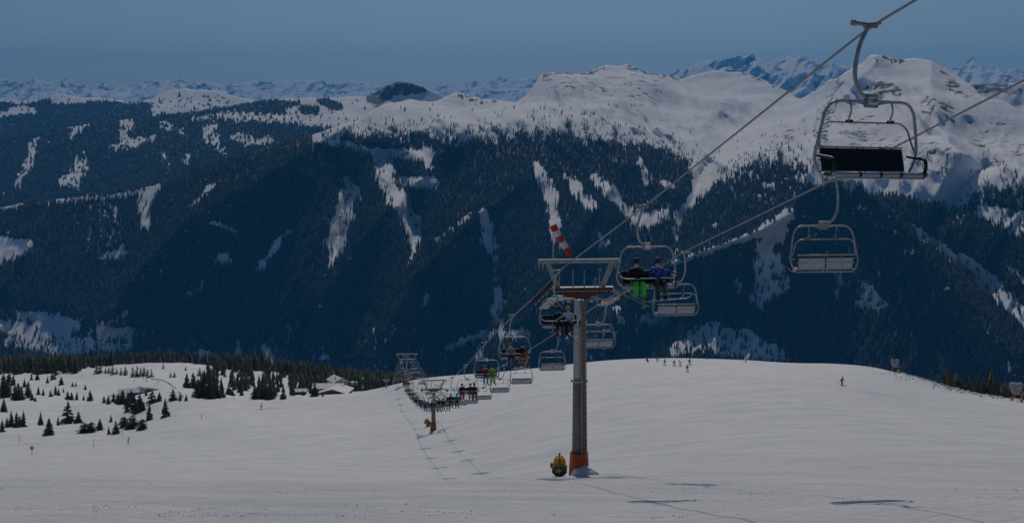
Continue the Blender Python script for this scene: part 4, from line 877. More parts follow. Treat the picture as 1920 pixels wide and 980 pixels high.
# --- towers, local frame: x across the line, y down the line (away from the camera), z up
def wheel(mb):
    mb.tube([(-0.045, 0, 0), (0.045, 0, 0)], 0.21, 14); mb.tube([(-0.055, 0, 0), (-0.045, 0, 0)], 0.10, 10); mb.tube([(0.045, 0, 0), (0.055, 0, 0)], 0.10, 10)
def tower(D, h, frame_z, label, hw=2.43, detail=True, r0=0.46, r1=0.31, gun=None, base_py=None, twin=False):
    cx = (cable_x(-1, D) + cable_x(1, D)) / 2 - 0.18
    zt = (cable_z(-1, D) + cable_z(1, D)) / 2           # rope height at the tower
    zb = gz(cx, D) - 0.3
    H = zt - zb + 0.05                                   # rope height above the base
    t = empty('lift_tower', (cx, D, zb), LROT); tag(t, label, 'lift tower', 'towers of the chairlift')
    n = 8
    def octo(name, z0, z1, ra, rb, m):
        mb = MB(); bm = mb.bm; A = []; B = []
        for k in range(n):
            a = 2 * math.pi * (k + 0.5) / n; A.append(bm.verts.new((ra * math.cos(a), ra * math.sin(a), z0))); B.append(bm.verts.new((rb * math.cos(a), rb * math.sin(a), z1)))
        for k in range(n): bm.faces.new((A[k], A[(k + 1) % n], B[(k + 1) % n], B[k]))
        bm.faces.new(A[::-1]); bm.faces.new(B); return mb.build(name, m, t)
    zf = H * 0.52; rf = r0 + (r1 - r0) * 0.5
    octo('shaft', 0, zf, r0, rf, M['dark_steel']); octo('shaft', zf + 0.1, H - 0.65, rf * 0.96, r1, M['steel'])
    mb = MB(); mb.tube([(0, 0, zf - 0.05), (0, 0, zf + 0.1)], rf + 0.12, 20); fl = mb.build('flange', M['dull_steel'], t)
    # rust-stained cable cover on the face beside the ladder
    mb = MB(); mb.prism([(0.04, 1.4), (0.36, 1.4), (0.27, H - 0.7), (0.03, H - 0.7)], -rf - 0.07, -r1 + 0.03); mb.build('rust_stained_panel', M['rust_dull'], t)
    lx0, lx1, ly = 0.05, 0.36, -r0 - 0.10
    mb = MB()
    for x in (lx0, lx1): mb.tube([(x, ly, 1.2), (x * 0.85, ly + 0.08, H - 0.5)], 0.022, 6)
    ladder = mb.build('ladder', M['steel'], t)
    rg = MB(); rg.tube([(lx0, 0, 0), (lx1 - 0.01, 0, 0)], 0.014, 5); rgm = rg.mesh('rung')
    k = 1.45
    while k < H - 0.6:
        q = (k - 1.2) / (H - 1.7); o = link('rung', rgm, M['steel'], ladder); o.location = (-0.03 * q, ly + 0.08 * q, k); o.scale = (1 - 0.12 * q, 1, 1); k += 0.30
    # orange mat around the foot
    pad = MB(); a0, a1, hh_ = 0.60, 0.53, 1.62
    poly = [(-0.62, -0.50), (-0.15, -0.72), (0.02, -0.70), (0.50, -0.62), (0.60, 0.0), (0.45, 0.55), (-0.45, 0.55), (-0.64, 0.0)]
    bm = pad.bm; A = [bm.verts.new((x * 1.0, y * 1.0, 0)) for x, y in poly]; B = [bm.verts.new((x * 0.86, y * 0.86, hh_ + (0.08 if i in (0, 3) else 0))) for i, (x, y) in enumerate(poly)]
    for i in range(8): bm.faces.new((A[i], A[(i + 1) % 8], B[(i + 1) % 8], B[i]))
    bmesh.ops.solidify(bm, geom=bm.faces[:], thickness=0.06); pad.build('orange_mat', M['orange_pad'], t)
    # crossarm
    aw = 1.95 if not twin else 2.6
    mb = MB(); mb.prism([(-aw, H + 0.08), (aw, H + 0.08), (aw, H - 0.06), (0.95, H - 0.32), (0.45, H - 0.52), (-0.45, H - 0.52), (-0.95, H - 0.32), (-aw, H - 0.06)], -0.20, 0.20)
    mb.build('crossarm', M['rust'], t)
    mb = MB(); mb.box((0, 0, H + 0.10), (2 * aw + 0.1, 0.50, 0.035)); mb.box((0, -0.215, H - 0.1), (2 * aw - 0.6, 0.025, 0.05)); mb.build('crossarm_flange', M['dull_steel'], t)
    # upper frame
    fz = H + frame_z
    mb = MB(); mb.box((0, 0, fz), (2 * hw, 0.22, 0.25), None, 0.01); up = mb.build('top_beam', M['dull_steel'], t)
    posts = [(-hw * 0.76, -hw * 0.52), (hw * 0.80, hw * 0.56)] if not twin else [(-hw * 0.85, -hw * 0.7), (-hw * 0.35, -hw * 0.22), (hw * 0.05, -hw * 0.12), (hw * 0.85, hw * 0.68)]
    for xt, xb in posts:
        mb = MB(); w = 0.14; zz0, zz1 = H + 0.10, fz - 0.125
        mb.prism([(xb - w, zz0), (xb + w, zz0), (xt + w, zz1), (xt + w * 2.0 * (1 if xt > 0 else -1) - w, zz1)] if False else [(xb - w, zz0), (xb + w, zz0), (xt + w, zz1), (xt - w, zz1)], -0.09, 0.09)
        mb.build('post', M['dull_steel'], t)
    for s in (-1, 1):
        for x in (hw - 0.06, hw - 0.28): mb = MB(); mb.box((s * x, 0, fz - 0.20), (0.07, 0.12, 0.16)); mb.tube([(s * x, 0, fz - 0.27), (s * x, 0, fz - 0.42)], 0.03, 6); mb.build('pulley_hook', M['steel'], t)
    for x, hgt in ((-0.35, 0.95), (0.32, 0.95), (-1.15, 0.85), (1.22, 0.9), (0.95, 0.4)):
        mb = MB(); mb.tube([(x, 0.2, H + 0.1), (x, 0.2, H + 0.1 + hgt)], 0.032, 6)
        if x in (1.22, 0.95): mb.tube(smooth_path([(x, 0.2, H + 0.1 + hgt), (x + 0.04, 0.2, H + hgt + 0.2), (x + 0.12, 0.2, H + hgt + 0.1)], 2), 0.03, 6)
        mb.build('handrail', M['steel'], t)
    # wheel banks on both sides, following the rope
    for s in (-1, 1):
        half = 4.2 if s < 0 else 2.9
        nw = 10 if s < 0 else 8
        xs_ = s * 2.25
        bank = empty('wheel_bank', (0, 0, 0)); bank.parent = t
        inv = Matrix.Rotation(-LROT, 4, 'Z')
        beam = []
        for q in range(nw):
            yy = -half + 2 * half * q / (nw - 1); dd_ = D + yy * math.cos(LROT)
            p = Vector((cable_x(s, dd_) - cx, dd_ - D, cable_z(s, dd_) - zb)); p = inv @ p
            wz = p.z - 0.24
            o = link('wheel', part_mesh('wheel', wheel), M['black'], bank); o.location = (p.x, p.y, wz)
            beam.append(Vector((p.x - s * 0.12, p.y, wz - 0.02)))
        mb = MB(); mb.tube(beam, 0.055, 6)
        for q in range(0, nw - 1, 2):
            mb.box((beam[q] + beam[q + 1]) / 2 + Vector((0, 0, -0.06)), (0.05, (beam[q + 1] - beam[q]).length * 0.9, 0.16), Matrix.Rotation(math.atan2(beam[q + 1].z - beam[q].z, beam[q + 1].y - beam[q].y), 3, 'X'))
        mid = (beam[nw // 2] + beam[nw // 2 - 1]) / 2; mb.tube([mid, (s * 1.7, 0, H - 0.0)], 0.09, 8)
        mb.build('wheel_beam', M['dull_steel'], bank)
        # catwalk under the wheels
        cw = MB(); ci = s * 1.45; co_ = s * 1.95
        for xx in (ci, (ci + co_) / 2, co_):
            cw.tube([Vector((xx, beam[1].y, beam[1].z - 0.45)), Vector((xx, beam[-2].y, beam[-2].z - 0.45))], 0.03, 5)
        for q in range(1, nw - 1):
            cw.box(((ci + co_) / 2, beam[q].y, beam[q].z - 0.45), (0.56, 0.10, 0.04))
        cw.tube([(s * 0.35, -0.1, H - 0.62), (ci, -0.1, H - 0.62)], 0.045, 6); cw.tube([(s * 0.35, 0.2, H - 0.45), (co_, 0.2, H - 0.72)], 0.035, 6)
        cw.tube([(ci, -0.1, H - 0.62), (s * 1.1, beam[2].y * 0.4, H - 0.95)], 0.03, 5); cw.tube([(co_, -0.6, H - 0.75), (ci - s * 0.3, -0.6, H - 0.95)], 0.03, 5)
        cw.box((s * 0.65, -0.25, H - 0.66), (0.22, 0.2, 0.17), None, 0.02)
        cw.tube([(s * 1.0, -0.3, H - 0.85), (s * 1.0, -0.3, H + 0.1)], 0.028, 5)
        cw.build('catwalk', M['steel'], t)
    return t, H, fz
t1, H1, fz1 = tower(83, 11, 1.62, 'nearest lift tower, tall steel shaft with ladder and an orange mat round its foot')
# pile of snow against the foot of the nearest tower
# windsock on the top beam
ws = empty('windsock', (0, 0, 0)); tm = Matrix.Translation(t1.location) @ Matrix.Rotation(LROT, 4, 'Z')
b0 = tm @ Vector((-1.56, -0.12, fz1 + 0.22)); ws.location = b0
mb = MB(); mb.tube([(0, 0, -0.25), (0, 0, 1.80)], 0.028, 6); mb.tube([(0, 0, 1.80), (0.06, 0, 1.90)], 0.02, 6); mb.build('pole', M['steel'], ws)
P_ = smooth_path([(0.0, 0, 1.86), (0.26, 0.02, 1.36), (0.62, 0.04, 0.78), (1.0, 0.05, 0.16)], 12)
for i in range(5):
    a, b = int(i * (len(P_) - 1) / 5), int((i + 1) * (len(P_) - 1) / 5); seg = P_[a:b + 1]
    rr = [0.22 - 0.05 * (a + q) / len(P_) + 0.012 * math.sin((a + q) * 1.7) for q in range(len(seg))]
    mb = MB(); mb.tube(seg, rr, 12, caps=(i == 4)); mb.build('sock_band', M['red'] if i % 2 == 0 else M['white'], ws)
tag(ws, 'red and white banded windsock on a thin pole above the nearest tower', 'windsock')
t2, H2, fz2 = tower(268, 9, 1.60, 'middle lift tower on the snow slope with an orange mat at its foot')
t3, H3, fz3 = tower(451, 9, 1.75, 'most distant lift tower behind the snow crest, its wide top frame crowded by chairs', hw=3.35, twin=True)
# ------------------------------------------------------------------ conifers near enough to be things
def crown_mesh(seed, bushy=0.0, whorls=15, per=9, larch=False):
    """unit-height spruce crown: drooping ragged branches in whorls, gaps between them"""
    r = np.random.RandomState(seed); V = []; Fc = []
    def tri(a, b, c):
        i = len(V); V.extend([a, b, c]); Fc.append((i, i + 1, i + 2))
    for w in range(whorls):
        q = w / (whorls - 1); z0 = 0.06 + 0.90 * q ** 0.92
        R = (0.235 + 0.16 * bushy) * (1 - q) ** (0.85 - 0.35 * bushy) + 0.012
        n = max(4, int(per * (1 - 0.55 * q)))
        ph = r.rand() * 6.28
        for k in range(n):
            if r.rand() < 0.10: continue
            a = ph + 2 * math.pi * k / n + r.randn() * 0.25; L_ = R * (0.62 + 0.6 * r.rand())
            ca, sa = math.cos(a), math.sin(a); zz = z0 + r.randn() * 0.012
            dr = -0.22 * L_ - 0.02 * r.rand() + (0.18 * L_ if larch else 0)
            tip = (ca * L_, sa * L_, zz + dr + (0.25 * L_ if bushy > 0.5 else 0))
            wd = L_ * (0.30 + 0.14 * r.rand())
            for m_ in range(3):
                t0 = 0.02 + 0.30 * m_; t1_ = min(1.0, t0 + 0.52)
                wa = wd * (1.0 - 0.55 * t0); hump = 0.05 * L_
                p0 = (ca * L_ * t0, sa * L_ * t0, zz + dr * t0 * t0 + hump + 0.01)
                pL = (ca * L_ * (t0 + 0.30) - sa * wa, sa * L_ * (t0 + 0.30) + ca * wa, zz + dr * (t0 + 0.34) - 0.035 - 0.03 * r.rand())
                pR = (ca * L_ * (t0 + 0.30) + sa * wa, sa * L_ * (t0 + 0.30) - ca * wa, zz + dr * (t0 + 0.34) - 0.035 - 0.03 * r.rand())
                p1 = (ca * L_ * t1_, sa * L_ * t1_, zz + dr * t1_ - 0.01)
                tri(p0, pL, p1); tri(p0, p1, pR)
                tri(p0, (p0[0] * 0.6 + p1[0] * 0.4, p0[1] * 0.6 + p1[1] * 0.4, p0[2] - 0.05 - 0.03 * r.rand()), p1)
    for k in range(4):
        a = k * math.pi / 2; tri((0, 0, 1.0), (0.018 * math.cos(a), 0.018 * math.sin(a), 0.90), (0.018 * math.cos(a + 1.6), 0.018 * math.sin(a + 1.6), 0.90))
    return mesh_np('crown', np.array(V), np.array(Fc), False)
CROWNS = [crown_mesh(s) for s in (1, 2, 3, 4)] + [crown_mesh(5, 0.45), crown_mesh(6, 0.45)]
LOW = [crown_mesh(20 + s, 0.1, 9, 7) for s in range(4)]
BUSH = [crown_mesh(30, 1.0, 9, 9), crown_mesh(31, 1.0, 9, 9)]
LARCH = [crown_mesh(40, 0.1, 14, 6, True)]
tk = MB(); tk.tube([(0, 0, -0.06), (0, 0, 0.5), (0, 0, 0.95)], [0.020, 0.012, 0.003], 6); TRUNK = tk.mesh('trunk')
def tree(p, h, w, crown, label, group=None, m=None, name='spruce_tree', cat='tree', seed=0):
    r = random.Random(seed * 7919 + int(p[0] * 13) + int(p[1]))
    t = empty(name, p, r.random() * 6.28); t.scale = (h * w, h * w, h)
    for nm, me, mm in (('crown', crown, m or M['needles']), ('trunk', TRUNK, M['bark'])):
        if len(me.materials) == 0: me.materials.append(mm)
        o = link(nm, me, None, t)
        if me.materials[0] != mm: o.material_slots[0].link = 'OBJECT'; o.material_slots[0].material = mm
    tag(t, label, cat, group); return t
ntree = 0
def tree_px(px, py, hp, wf=1.0, kind='c', label=None, group=None, dmin=20, m=None):
    """tree whose foot is on the snow under photo pixel (px, py), hp photo pixels tall"""
    global ntree; ntree += 1
    p = hit(px, py, dmin); h = hp * p.y / F * 1.06; p.z -= 0.03 * h
    cs = {'c': CROWNS, 'l': LOW, 'b': BUSH, 'h': LARCH}[kind]
    return tree(p, h, wf * (1.0 if kind != 'b' else 1.0), cs[ntree % len(cs)], label, group, m, {'b': 'dwarf_pine', 'h': 'larch_tree'}.get(kind, 'spruce_tree'), 'tree', ntree)
named = [
 (310, 781, 36, 1.15, 'c', 'dark spruce alone on the white hummock, rightmost of the near left trees'), (280, 787, 32, 1.0, 'c', 'slender spruce at the foot of the hummock, left of the lone dark one'),
 (92, 815, 33, 1.5, 'c', 'broad ragged spruce nearest the camera among the trees at left'), (127, 794, 44, 1.0, 'c', 'tallest spruce of the near left clump, with a pointed leader'),
 (147, 793, 23, 1.2, 'c', 'shorter spruce touching the right side of the tall left one'), (76, 797, 27, 0.9, 'c', 'thin spruce behind the broad nearest one at left'),
 (44, 800, 33, 0.9, 'c', 'narrow spruce standing on the lip of the hollow at far left'), (109, 797, 17, 1.0, 'c', 'small spruce left of the tallest near one'),
 (158, 811, 21, 2.0, 'b', 'low rounded dwarf pine in front of the snow hollow, left one'), (171, 810, 21, 1.6, 'b', 'low rounded dwarf pine touching its left neighbour in front of the hollow'),
 (187, 806, 22, 1.2, 'c', 'small open spruce between the dwarf pines and the clump'), (217, 813, 26, 1.3, 'c', 'foremost spruce of the clump below the snow hollow'),
 (204, 814, 17, 0.9, 'c', 'little thin spruce at the front left of the clump'), (233, 801, 22, 1.8, 'b', 'bushy dwarf pine in the clump below the hollow, left one'),
 (250, 803, 26, 1.7, 'b', 'bushy dwarf pine in the middle of the clump below the hummock'), (267, 805, 22, 1.5, 'b', 'bushy dwarf pine at the right end of the clump below the hummock'),
 (208, 791, 14, 0.9, 'c', 'tiny spruce top behind the clump below the hollow'), (590, 743, 29, 1.25, 'c', 'big dark spruce standing in front of the mountain lodge'),
 (568, 741, 11, 1.2, 'c', 'small spruce left of the big one in front of the lodge'), (605, 743, 9, 1.2, 'c', 'smallest spruce right of the big one in front of the lodge'),
 (531, 748, 29, 1.05, 'c', 'spruce alone at the foot of the wood left of the lodge'), (324, 751, 24, 1.2, 'c', 'wide spruce behind the hummock below the curved track'),
 (338, 751, 15, 0.9, 'c', 'small spruce in the gap right of the curved track'), (349, 751, 14, 1.2, 'c', 'small wide spruce at the left edge of the wood'),
 (306, 691, 12, 1.2, 'l', 'lone small spruce on the white skyline above the hut'), (348, 694, 9, 1.4, 'l', 'tiny lone spruce on the skyline right of the other one'),
 (350, 727, 29, 1.3, 'c', 'tall spruce on open snow at the right of the curved track, left one'), (362, 727, 30, 1.1, 'c', 'tall spruce on open snow beside its left twin above the wood'),
 (115, 721, 16, 1.2, 'c', 'small spruce alone in the middle of the white hollow'), (160, 730, 11, 1.1, 'c', 'lone little spruce left of the snowed-in hut'),
 (144, 749, 17, 1.0, 'c', 'thin pale spruce in the hollow left of the hut clump'), (169, 751, 21, 1.4, 'c', 'round spruce in the hollow left of the hut clump'),
 (274, 741, 14, 1.0, 'c', 'small spruce at the right corner of the snowed-in hut'), (285, 756, 26, 1.3, 'c', 'spruce in front of the piste right of the hut, wide one'),
 (299, 752, 18, 1.2, 'c', 'spruce right of the wide one in front of the piste'), (7, 772, 27, 1.2, 'c', 'frosted spruce cut by the left edge of the photo, lower one')]
for px, py, hp, wf, k, lb in named: tree_px(px, py, hp, wf, k, lb)
GH = ('spruce of the clump under the snowed-in hut', 'spruces under the hut'); GL = ('spruce scattered in the white hollow at the left edge', 'spruces scattered in the hollow at left')
GP = ('spruce on the white plateau above the hut', 'spruces on the plateau'); GW = ('spruce of the wood between the hummock and the lodge', 'spruces of the wood left of the lodge')
def series(lst, wf, kind, where, group):
    for i, (px, py, hp) in enumerate(sorted(lst)):
        tree_px(px, py, hp, wf, kind, '%s spruce %s, %s from its left end' % ('tall' if hp > 25 else 'middling' if hp > 16 else 'small', where, ORD[i] if i < 20 else 'twenty-' + ORD[i - 20]), group)
series(((251, 768, 32), (262, 766, 28), (240, 763, 30), (230, 757, 27), (213, 753, 18), (203, 757, 17), (195, 755, 15), (246, 755, 26), (222, 756, 20), (256, 775, 22), (238, 772, 18), (268, 770, 20)), 1.35, 'c', 'in the clump under the snowed-in hut', GH[1])
series(((4, 809, 25), (13, 801, 20), (21, 800, 31), (31, 801, 30), (37, 800, 22), (7, 745, 49), (14, 744, 36), (34, 750, 34), (28, 748, 30), (40, 748, 26), (53, 745, 32), (59, 712, 13), (70, 712, 17), (89, 718, 13), (98, 712, 14), (103, 711, 10), (136, 724, 10), (142, 724, 9), (60, 750, 14), (72, 740, 17), (81, 741, 13), (95, 743, 13), (104, 740, 19), (110, 741, 14), (127, 748, 16), (134, 749, 15), (119, 735, 8), (157, 750, 11), (25, 722, 22), (46, 726, 18), (17, 716, 20), (66, 752, 9)), 1.15, 'c', 'scattered in the white hollow', GL[1])
series(((181, 700, 20), (188, 699, 21), (198, 700, 13), (204, 700, 14), (211, 702, 19), (219, 701, 13), (227, 703, 15), (235, 703, 18), (249, 706, 20), (257, 706, 22), (264, 706, 20), (270, 705, 20), (277, 708, 18), (284, 707, 17), (320, 707, 11), (327, 707, 12)), 1.3, 'l', 'in the row on the white plateau', GP[1])
r_ = random.Random(5)
wood = [(370, 744, 36), (382, 745, 50), (392, 746, 42), (396, 747, 28), (407, 746, 24), (416, 745, 30), (376, 738, 34), (401, 740, 40), (453, 741, 17), (435, 741, 14), (478, 748, 28), (484, 747, 24), (490, 748, 24), (497, 748, 27), (503, 749, 28), (509, 748, 24), (515, 743, 16)]
for i in range(32):
    x = r_.uniform(372, 650); y0 = 703 + max(0, (x - 520)) * 0.12; y1 = 742 if x < 430 else (738 if x < 540 else 724)
    wood.append((x, y0 + (y1 - y0) * r_.random(), r_.uniform(16, 27)))
for px, py, hp in wood: tree_px(px, py, hp, r_.uniform(1.0, 1.4), 'c' if py > 728 else 'l', *GW, dmin=300)
# the wooded band along the far lip of the snow: nearest trees as things, the rest as one mass
def band(n, xr, dr, hr, label, group, seed, brown=0.06, thing=True):
    rr = random.Random(seed); out = []
    for i in range(n):
        d = rr.uniform(*dr); px = rr.uniform(*xr); x = (px - 960) / F * d; h = rr.uniform(*hr) * (1.0 if rr.random() > 0.12 else 1.25)
        out.append(((x, d, gz(x, d) - 0.3), h, rr.uniform(0.85, 1.25), rr.random() < brown))
    return out
bands = [(62, (-30, 160), (900, 1130), (8, 13), 'spruce of the dark band along the skyline at far left', 'spruces of the left skyline band', 1),
         (40, (560, 930), (850, 1050), (8, 12), 'spruce of the dark wood behind the lodge and the lift', 'spruces of the wood behind the lodge', 2),
         (48, (1765, 1990), (480, 640), (7, 12), 'spruce of the wood rising behind the snow bank at right', 'spruces behind the right snow bank', 3)]
for n, xr, dr, hr, lb, gr, sd in bands:
    for i, (p, h, w, br) in enumerate(band(n, xr, dr, hr, lb, gr, sd)):
        tree(p, h, w, LARCH[0] if br else LOW[i % 4], ('brown bare larch among the ' if br else '') + (lb if not br else gr), gr if not br else 'larches among the spruces, ' + gr, M['larch'] if br else None, 'larch_tree' if br else 'spruce_tree', 'tree', i + 500)
fp = []; fh = []
for n, xr, dr, hr, sd in ((900, (-120, 420), (1060, 1330), (8, 12), 11), (160, (-60, 160), (930, 1100), (8, 12), 12), (900, (400, 1000), (1000, 1400), (8, 14), 13), (260, (560, 930), (860, 1050), (8, 12), 14), (420, (1765, 2060), (520, 900), (8, 13), 15), (70, (380, 560), (800, 1000), (7, 11), 16)):
    for p, h, w, br in band(n, xr, dr, hr, '', '', sd): fp.append(p); fh.append(h)
conifers('edge_forest', np.array(fp), np.array(fh), M['needles'], 'dense dark spruce wood along the far edge of the snow slope', (6, 5), 9, 0.19, M['larch'])

# ------------------------------------------------------------------ huts
def roofed(parent, c, L_, W, hw, hr, rz, wall, roofm, over=0.8, snow=0.45, names=('wall', 'roof')):
    """gabled block: ridge along local x"""
    R_ = Matrix.Rotation(rz, 4, 'Z'); T_ = Matrix.Translation(c) @ R_
    mb = MB(); mb.prism([(-W / 2, -3), (W / 2, -3), (W / 2, hw), (0, hw + hr), (-W / 2, hw)], -L_ / 2, L_ / 2, 'x'); o = mb.build(names[0], wall, parent); o.matrix_local = T_
    s = hr / (W / 2); e = W / 2 + over; zc = hw + hr + 0.03; t_ = 0.25
    mb = MB(); mb.prism([(0, zc), (e, zc - s * e), (e, zc - s * e + t_), (0, zc + t_), (-e, zc - s * e + t_), (-e, zc - s * e)], -L_ / 2 - over, L_ / 2 + over, 'x'); ro = mb.build(names[1], roofm, parent); ro.matrix_local = T_
    if snow:
        mb = MB(); e2 = e - 0.12; z2 = zc + t_ + 0.01
        mb.prism([(0, z2), (e2, z2 - s * e2), (e2, z2 - s * e2 + snow * 0.7), (0.3, z2 + snow), (-0.3, z2 + snow), (-e2, z2 - s * e2 + snow * 0.7), (-e2, z2 - s * e2)], -L_ / 2 - over + 0.1, L_ / 2 + over - 0.1, 'x'); mb.build('roof_snow', M['snow_plain'], ro)
    return T_
def window(parent, T_, x, y, z, w, h, facing):
    """facing: 'y' wall with normal -y, 'x' gable wall"""
    mb = MB(); d = (w + 0.2, 0.12, h + 0.2) if facing == 'y' else (0.12, w + 0.2, h + 0.2); mb.box((x, y, z), d); o = mb.build('window', M['wood_light'], parent); o.matrix_local = T_
    mb = MB(); off = -0.05 if y < 0 or facing == 'y' else 0.05; d = (w, 0.06, h) if facing == 'y' else (0.06, w, h)
    cpos = (x, y - 0.06, z) if facing == 'y' else (x + (0.06 if x > 0 else -0.06), y, z); mb.box(cpos, d); mb.build('pane', M['glass'], o)
def at_px(px, py, dmin=20): return hit(px, py, dmin)
p = at_px(612, 739, 600)
lodge = empty('mountain_lodge', p); lodge.scale = (0.92, 0.92, 0.62); tag(lodge, 'long mountain lodge with snow-covered roofs and a wide front gable', 'building')
k_ = p.y / F
T_ = roofed(lodge, (2.5 * k_ * 0, 10, 0.5), 26 * k_ * 2.3, 12, 3.6, 2.6, 0.03, M['plaster'], M['wood'])
for x in np.linspace(-8, 8, 6): window(lodge, T_, x - 1.5, -6.02, 2.0, 1.2, 1.1, 'y')
T_ = roofed(lodge, (5.5, 3.0, 0.2), 17, 17, 2.4, 3.4, math.pi / 2 - 0.12, M['wood_light'], M['wood'], 1.2)
for y in np.linspace(-6, 6, 6): window(lodge, T_, -8.53, y, 1.5, 1.3, 1.1, 'x')
T_ = roofed(lodge, (4, 24, 1.5), 12, 9, 4.6, 3.0, math.pi / 2 + 0.5, M['plaster'], M['tin'], 0.9)
for y in (-3, 0, 3): window(lodge, T_, -6.02, y, 4.0, 1.1, 1.1, 'x'); window(lodge, T_, -6.02, y, 1.8, 1.1, 1.1, 'x')
mb = MB(); mb.box((3.0, 22, 9.5), (0.8, 0.8, 2.4)); mb.build('chimney', M['plaster'], lodge)
T_ = roofed(lodge, (-17.5, 6, 0.0), 8, 6, 1.4, 1.4, 0.1, M['wood'], M['wood'], 0.6)
p = at_px(661, 733, 600)
rb = empty('round_bar', p + Vector((0, 6, 0.5))); tag(rb, 'round wooden bar with a snow-covered cone roof and sunny terrace beside the lodge', 'building')
mb = MB(); mb.tube([(0, 0, -3), (0, 0, 2.6)], 3.7, 16); mb.build('wall', M['wood'], rb)
wm = MB(); wm.box((0, -3.72, 1.3), (0.9, 0.10, 1.1)); wme = wm.mesh('window')
for k in range(16):
    o = link('window', wme, M['glass'], rb); o.rotation_euler = (0, 0, k * math.pi / 8)
mb = MB(); mb.tube([(0, 0, 2.55), (0, 0, 3.9), (0, 0, 4.5)], [4.7, 2.2, 0.4], 20); rr_ = mb.build('roof', M['tin'], rb)
mb = MB(); mb.tube([(0, 0, 2.85), (0, 0, 4.2), (0, 0, 4.8)], [4.5, 2.2, 0.3], 20); mb.build('roof_snow', M['snow_plain'], rr_)
mb = MB(); mb.tube([(5.2, -1, -2), (5.2, -1, 0.9)], 3.2, 16); mb.tube([(-6, -1.5, -2), (-6, -1.5, 0.7)], 3.0, 12); mb.build('terrace', M['wood_light'], rb)
fl = empty('flag', p + Vector((4.8, 8, 1.5))); tag(fl, 'small white flag on a mast behind the round bar', 'flag')
mb = MB(); mb.tube([(0, 0, -1), (0, 0, 6)], 0.08, 6); mb.build('mast', M['steel'], fl)
mb = MB(); mb.prism([(0.05, 4.4), (0.5, 4.5), (1.0, 4.3), (1.5, 4.4), (1.5, 5.8), (1.0, 5.7), (0.5, 5.9), (0.05, 5.8)], -0.02, 0.02); mb.build('cloth', M['white'], fl)
p = at_px(247, 742, 500)
hut = empty('alpine_hut', p + Vector((0, 4, -1.3))); hut.scale = (0.92, 0.92, 0.8); tag(hut, 'low alpine hut half buried in snow among spruces at left', 'building')
for c, L_, W, hw, hr, rz, sn, rf in (((-3.5, 3, 1.2), 10, 7, 1.3, 1.6, 0.30, 0.5, 'wood'), ((4.2, 5, 1.4), 9, 6, 1.5, 1.7, -0.75, 0, 'tin'), ((-7.5, -3.5, 0), 8, 4.5, 0.9, 1.0, 0.2, 0.45, 'wood'), ((8.6, 6.5, 1.3), 6.5, 4.5, 1.6, 1.0, -0.55, 0, 'wood_light')):
    T_ = roofed(hut, c, L_, W, hw, hr, rz, M['wood'], M[rf], 0.7, sn)
window(hut, Matrix.Translation((-3.5, 3, 1.2)) @ Matrix.Rotation(0.3, 4, 'Z'), 0, -3.52, 0.6, 0.9, 0.6, 'y')

# ------------------------------------------------------------------ snow guns, markers, small things on the slope
def fan_gun(loc, rz, label, s=1.0, tilt=0.55):
    t = empty('snow_gun', loc, rz); t.scale = (s,) * 3; tag(t, label, 'snow gun')
    R_ = Matrix.Translation((0, 0, 0.62)) @ Matrix.Rotation(tilt, 4, 'X')
    def put(o): o.matrix_local = R_; return o
    mb = MB(); mb.tube([(0, -0.30, 0), (0, 0.15, 0), (0, 0.55, 0), (0, 0.80, 0)], [0.40, 0.44, 0.40, 0.30], 20, caps=False); bmesh.ops.solidify(mb.bm, geom=mb.bm.faces[:], thickness=0.03); put(mb.build('barrel', M['yellow'], t))
    mb = MB(); mb.tube([Vector((0.43 * math.cos(a), -0.32, 0.43 * math.sin(a))) for a in np.linspace(0, 2 * math.pi, 25)[:-1]], 0.05, 6, closed=True); mb.tube([(0, -0.28, 0), (0, -0.24, 0)], 0.40, 20); put(mb.build('nozzle_ring', M['black'], t))
    nz = MB(); nz.tube([(0, 0, 0), (0, -0.06, 0)], 0.028, 6); nzm = nz.mesh('nozzle')
    for a in np.linspace(0, 2 * math.pi, 17)[:-1]: o = link('nozzle', nzm, M['steel'], t); o.matrix_local = R_ @ Matrix.Translation((0.36 * math.cos(a), -0.28, 0.36 * math.sin(a)))
    bl = MB(); bl.box((0.2, -0.30, 0), (0.26, 0.02, 0.09), Matrix.Rotation(0.5, 3, 'X')); blm = bl.mesh('fan_blade')
    for a in np.linspace(0, 2 * math.pi, 8)[:-1]: o = link('fan_blade', blm, M['dull_steel'], t); o.matrix_local = R_ @ Matrix.Rotation(a, 4, 'Y')
    mb = MB(); mb.tube([(0, -0.40, 0), (0, -0.25, 0), (0, 0.1, 0)], [0.08, 0.16, 0.16], 14); put(mb.build('fan_hub', M['yellow'], t))
    mb = MB()
    for x in (-0.45, 0.45): mb.tube([(x * 1.02, 0.1, 0.75), (x, 0.1, 0.25), (x * 0.4, 0.1, 0.1)], 0.045, 6)
    mb.tube([(0, 0.1, -0.3), (0, 0.1, 0.15)], 0.09, 8); mb.build('fork', M['yellow'], t)
    mb = MB()
    for a in (0.5, 2.6, 4.7): mb.tube([(0, 0.1, 0.1), (0.5 * math.cos(a), 0.1 + 0.5 * math.sin(a), -0.15)], 0.05, 6)
    mb.build('leg_frame', M['yellow'], t)
    mb = MB(); mb.tube([(0, 0.3, 1.2), (0, 0.3, 1.36)], 0.035, 6); mb.sphere((0, 0.3, 1.42), 0.075); mb.build('beacon', M['black'], t)
    mb = MB(); mb.box((-0.52, 0.3, 0.7), (0.16, 0.35, 0.30), None, 0.02); mb.box((0.0, -0.02, 1.08), (0.1, 0.16, 0.12), None, 0.02); mb.build('control_box', M['black'], t)
    return t
